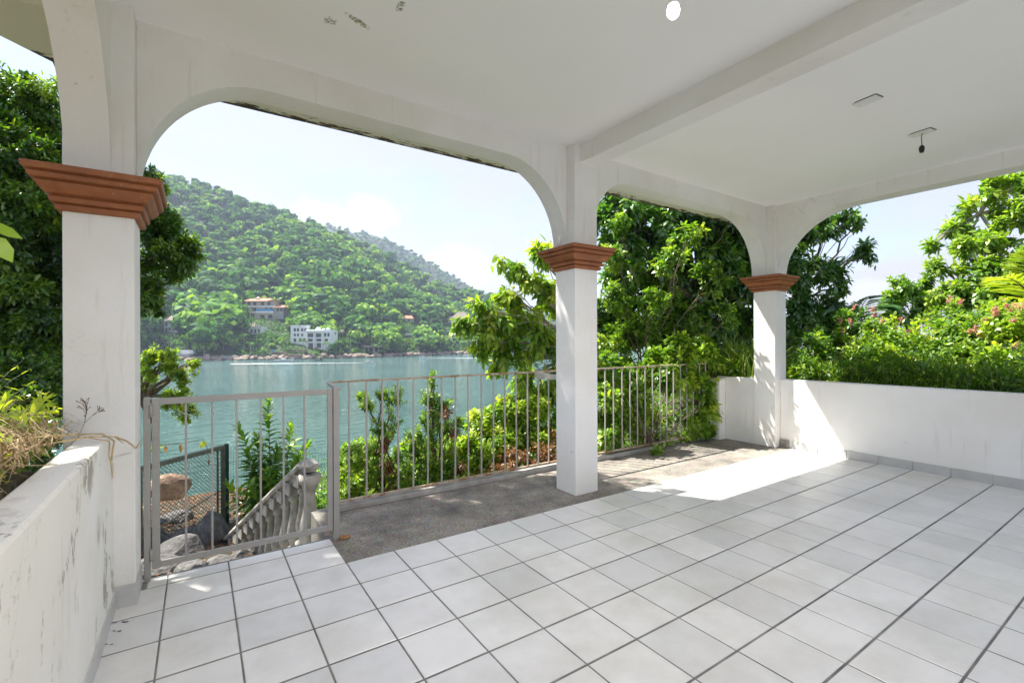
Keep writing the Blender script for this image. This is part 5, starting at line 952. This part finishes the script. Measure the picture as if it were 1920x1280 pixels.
h.box('wall', 542, 573, 610, 652, 2, 12, 'white'); h.box('wall', 573, 619, 618, 656, 0, 12, 'white'); h.box('parapet', 541, 574, 609, 611, 1.8, 12, 'white'); h.box('base', 580, 594, 652, 662, -1, 6, 'brick'); h.box('base_wall', 545, 620, 655, 664, .5, 8, 'white')
h.dome('dome', 593, 618, 5, 'white'); h.dome('dome', 612, 618, 4, 'white'); h.dome('dome', 603, 618, 3, 'white'); h.win((550, 556, 564, 570), 615, 621, 4, y=2); h.win((550, 556, 564), 625, 630, 3.5, y=2); h.win((550, 560, 568), 634, 640, 5, y=2)
h.win((582, 598), 625, 632, 11); h.win((582, 598), 635, 640, 9); h.win((583, 598), 643, 652, 8); h.win((610, 616), 624, 631, 4); h.win((612,), 635, 640, 6)
for z in (632.5, 641): h.box('balcony', 576, 606, z, z+1.6, -1.3, 0-.15, 'white')
for x in (577, 590, 605): h.box('column', x-.8, x+.8, 622, 656, -1.2, -.6, 'white')
h.box('roof_slab', 575, 607, 620, 622, -1.6, -.15, 'white')
h = House('thatched_house', 'white two storey house with a peaked thatched roof at the left of the far hill', 'house', 320, 624, HD[2])
h.box('wall', 308, 333, 600, 624, 0, 9, 'white'); h.hip('roof', 303, 336, 590, 601.5, -1.5, 10.5, 'thatch', .45); h.win((312, 323.5, 330), 605, 611, 4); h.win((312, 318, 325), 614, 619, 4); h.hip('porch_roof', 301, 334, 621, 630, -4, 2, 'thatch', .3); h.box('porch_wall', 304, 330, 629, 640, -3, 2, 'white')
h = House('thatched_hut', 'low thatched roof half hidden in trees at the far left of the hill', 'hut', 281, 618, HD[11]); h.hip('roof', 271, 292, 607, 615, -1, 7, 'thatch', .4); h.box('wall', 274, 289, 615, 622, 0, 6, 'white')
h = House('pavilion', 'small white arched pavilion with a thatched cap below the tan house', 'pavilion', 477, 626, HD[3]); h.box('wall', 466, 490, 612, 627, 0, 7, 'white'); h.hip('roof', 464, 479, 603, 612, -.5, 6, 'thatch', .2); h.win((472, 479, 485.5), 617, 624, 3.6)
h = House('thatched_house', 'white house with a grey thatched roof high on the right of the far hill', 'house', 860, 614, HD[4]); h.box('wall', 850, 879, 594, 616, 0, 10, 'white'); h.box('wall', 840, 851, 599, 616, 1, 9, 'white'); h.hip('roof', 846, 881, 584, 596, -2, 12, 'thatch', .35); h.hip('roof', 838, 852, 593, 600, -1, 9, 'thatch', .4); h.win((857, 866, 874), 597.5, 601, 5); h.win((845, 860), 605, 610, 4)
h = House('hill_cabin', 'small cabin with an orange clay roof among trees right of the villa', 'cabin', 763, 603, HD[5]); h.hip('roof', 751, 775, 591, 597, -1, 7, 'terra', .6); h.box('wall', 753, 773, 597, 604, 0, 6, 'cream'); h.win((758, 767), 598.5, 602, 4)
h = House('garden_wall', 'low white wall showing between trees below the orange roofed cabin', 'wall', 768, 630, hill_depth(768, 634)); h.box('wall_face', 760, 777, 624.5, 628, 0, 1, 'white')
h = House('beach_palapa', 'thatched beach shelter on posts at the right end of the far shore', 'palapa', 890, 661, HD[6]-4); h.hip('roof', 877, 901, 640, 650, -3, 6, 'thatch', .25)
for x in (880, 888, 898): h.box('post', x-.5, x+.5, 649, 662, -1, -.5, 'white')
h.box('back_wall', 869, 897, 655, 663, 2, 4, 'grey'); h.box('gate_pier', 869, 873, 651, 662, 0, 2, 'white')
h = House('round_palapa', 'small round thatched shelter just right of the white villa', 'palapa', 640, 630, HD[8]); a, b_ = h.L(640, 626); r_ = 7*h.k; o = MB().lathe([(r_*1.1, 0), (r_*.95, r_*.5), (r_*.6, r_*.95), (r_*.2, r_*1.2)], (a, 2, b_), 12).obj('roof', HM['thatch'], smooth=True); o.parent = h.e; h.box('post', 639.5, 640.5, 626, 632, 1.8, 2.2, 'grey')
h = House('beach_shack', 'open sided shack with a flat brown roof above the shore rocks', 'shack', 697, 660, HD[7]-2); h.box('roof', 680, 714, 648, 650.5, -2, 4, 'thatch')
for x in (684, 692, 701, 710): h.box('post', x-.4, x+.4, 650, 661, -1, -.7, 'grey')
h = House('sea_wall', 'long grey concrete sea wall at the left of the far shore', 'wall', 420, 675, shore_d(420)+.5); h.box('wall_face', 400, 441, 667, 677, 0, 3, 'grey')
h = House('sea_wall', 'brown stone terrace walls stepping down to the water below the white villa', 'wall', 525, 674, shore_d(525)+2); h.box('wall_face', 489, 532, 660, 676, 3, 6, 'stone'); h.box('wall_face', 528, 563, 664, 676, 0, 3, 'stone'); h.box('wall_face', 492, 560, 655, 662, 8, 10, 'stone'); h.box('tarpaulin', 505, 510, 657, 659.5, 2.2, 2.9, 'blue')
h = House('sea_wall', 'pale low wall and terrace behind the trees at the left shore', 'wall', 340, 665, HD[12]); h.box('wall_face', 318, 362, 656, 663, 0, 2, 'white'); h.box('wall_face', 341, 362, 663, 676, -3, 0, 'grey')
# shore rocks
srm = [boulder_mesh(20+s_, M['shore_rock'], 'shore_rock') for s_ in range(4)]; srd = [boulder_mesh(30+s_, M['shore_dark'], 'shore_rock') for s_ in range(2)]
for i in range(230):
    px = random.uniform(340, 1010); row = random.random(); d_ = float(shore_d(px))-1.5+row*5; p = at(px, 641, d_); s_ = random.uniform(.45, 1.4)*(1.5 if i % 9 == 0 else 1)*(.9+px/2200)
    o = link('shore_rock', random.choice(srm if row > .15 else srd+srm), label='weathered rock among many along the waterline of the far shore', cat='rock', group='rocks along the far waterline'); o.location = (p.x, p.y, SEA+.1+row*1.6); o.scale = (s_*1.5, s_*1.1, s_*.85); o.rotation_euler = (0, random.uniform(-.3, .3), random.uniform(0, 6.28))
bk = House('big_shore_rock', 'pale pointed boulder at the left end of the grey sea wall', 'rock', 386, 676, shore_d(386)); bk.e.empty_display_size = .1
o = link('rock_body', srm[1], bk.e); o.scale = (2.2, 1.6, 2.6); o.location = (0, 1, 1)
# boats
hullm = simple('white boat hull', (.8, .8, .8), .3); M['foam'] = simple('foam', (.85, .88, .88), .9, 1.5, .1)
def boat(label, px, py, wpx, mat, heading, wake=None, canopy_=False):
    d_ = HC-SEA; d_ = d_*FPX/(py-641); p = at(px, py, d_); Lb = wpx*d_/FPX; e = empty('motorboat', (p.x, p.y, SEA), heading, label=label, cat='boat')
    st_ = [(-.5, .16, .0, .10), (-.3, .17, -.01, .10), (0, .17, -.01, .11), (.25, .13, .0, .125), (.42, .06, .02, .14), (.5, .004, .06, .15)]; mb = MB(); v = []
    for x, w_, zb_, zt in st_: v += [(x*Lb, -w_*Lb*.8, zt*Lb), (x*Lb, -w_*Lb*.35, zb_*Lb-.1), (x*Lb, w_*Lb*.35, zb_*Lb-.1), (x*Lb, w_*Lb*.8, zt*Lb)]
    f = [(i*4+k, i*4+k+1, i*4+5+k, i*4+4+k) for i in range(5) for k in range(3)]+[(0, 3, 2, 1)]+[(i*4+3, i*4, i*4+4, i*4+7) for i in range(5)]; mb.add(v, f); mb.obj('hull', mat, e)
    MB().box(-.12*Lb, .12*Lb, -.09*Lb, .09*Lb, .10*Lb, .17*Lb).obj('cabin', hullm, e); mb = MB().box(.12*Lb, .14*Lb, -.09*Lb, .09*Lb, .12*Lb, .21*Lb); mb.obj('windscreen', HM['dark'], e)
    MB().box(-.54*Lb, -.49*Lb, -.03*Lb, .03*Lb, .0, .16*Lb).obj('outboard', M['black'], e)
    if canopy_: MB().box(-.25*Lb, .1*Lb, -.12*Lb, .12*Lb, .27*Lb, .285*Lb).obj('sunshade', hullm, e)
    if wake:
        mb = MB(); n_ = 12; v = []
        for i in range(n_+1): x = -.5*Lb-wake*i/n_; w_ = (.10+.35*i/n_)*Lb*(1+.15*math.sin(i*2)); v += [(x, -w_, .03), (x, w_, .03)]
        mb.add(v, [(i*2, i*2+1, i*2+3, i*2+2) for i in range(n_)]); mb.obj('wake', M['foam'], e)
boat('white motorboat moored near the sea walls of the far shore', 533, 676, 36, hullm, -YAW+.05)
boat('small dark boat tied up by the rocks below the white villa', 598, 674, 15, simple('dark boat hull', (.06, .06, .07), .4), -YAW+.1)
boat('speeding motorboat trailing a long white wake in mid bay', 691, 679, 20, hullm, -YAW+.12, 55, True)
boat('distant small boat with a short wake left of the yellow green tree', 793, 671, 14, hullm, -YAW+math.pi, 30, True)
boat('farthest little white boat near the palapa', 873, 668, 12, hullm, -YAW, None, True)
# ------------------------------------------------------------------ air
m = bpy.data.materials.new('haze'); m.use_nodes = True; N = m.node_tree.nodes; L = m.node_tree.links; N.remove(N['Principled BSDF']); pv = N.new('ShaderNodeVolumePrincipled'); pv.inputs['Density'].default_value = .00029; pv.inputs['Color'].default_value = (.66, .77, 1.0, 1); pv.inputs['Anisotropy'].default_value = .2
L.new(pv.outputs[0], N['Material Output'].inputs['Volume'])
MB().box(-1750, 1750, -1750, 1750, -9.5, 300).obj('haze', m, kind='stuff', label='thin pale sea haze filling the air', cat='haze')
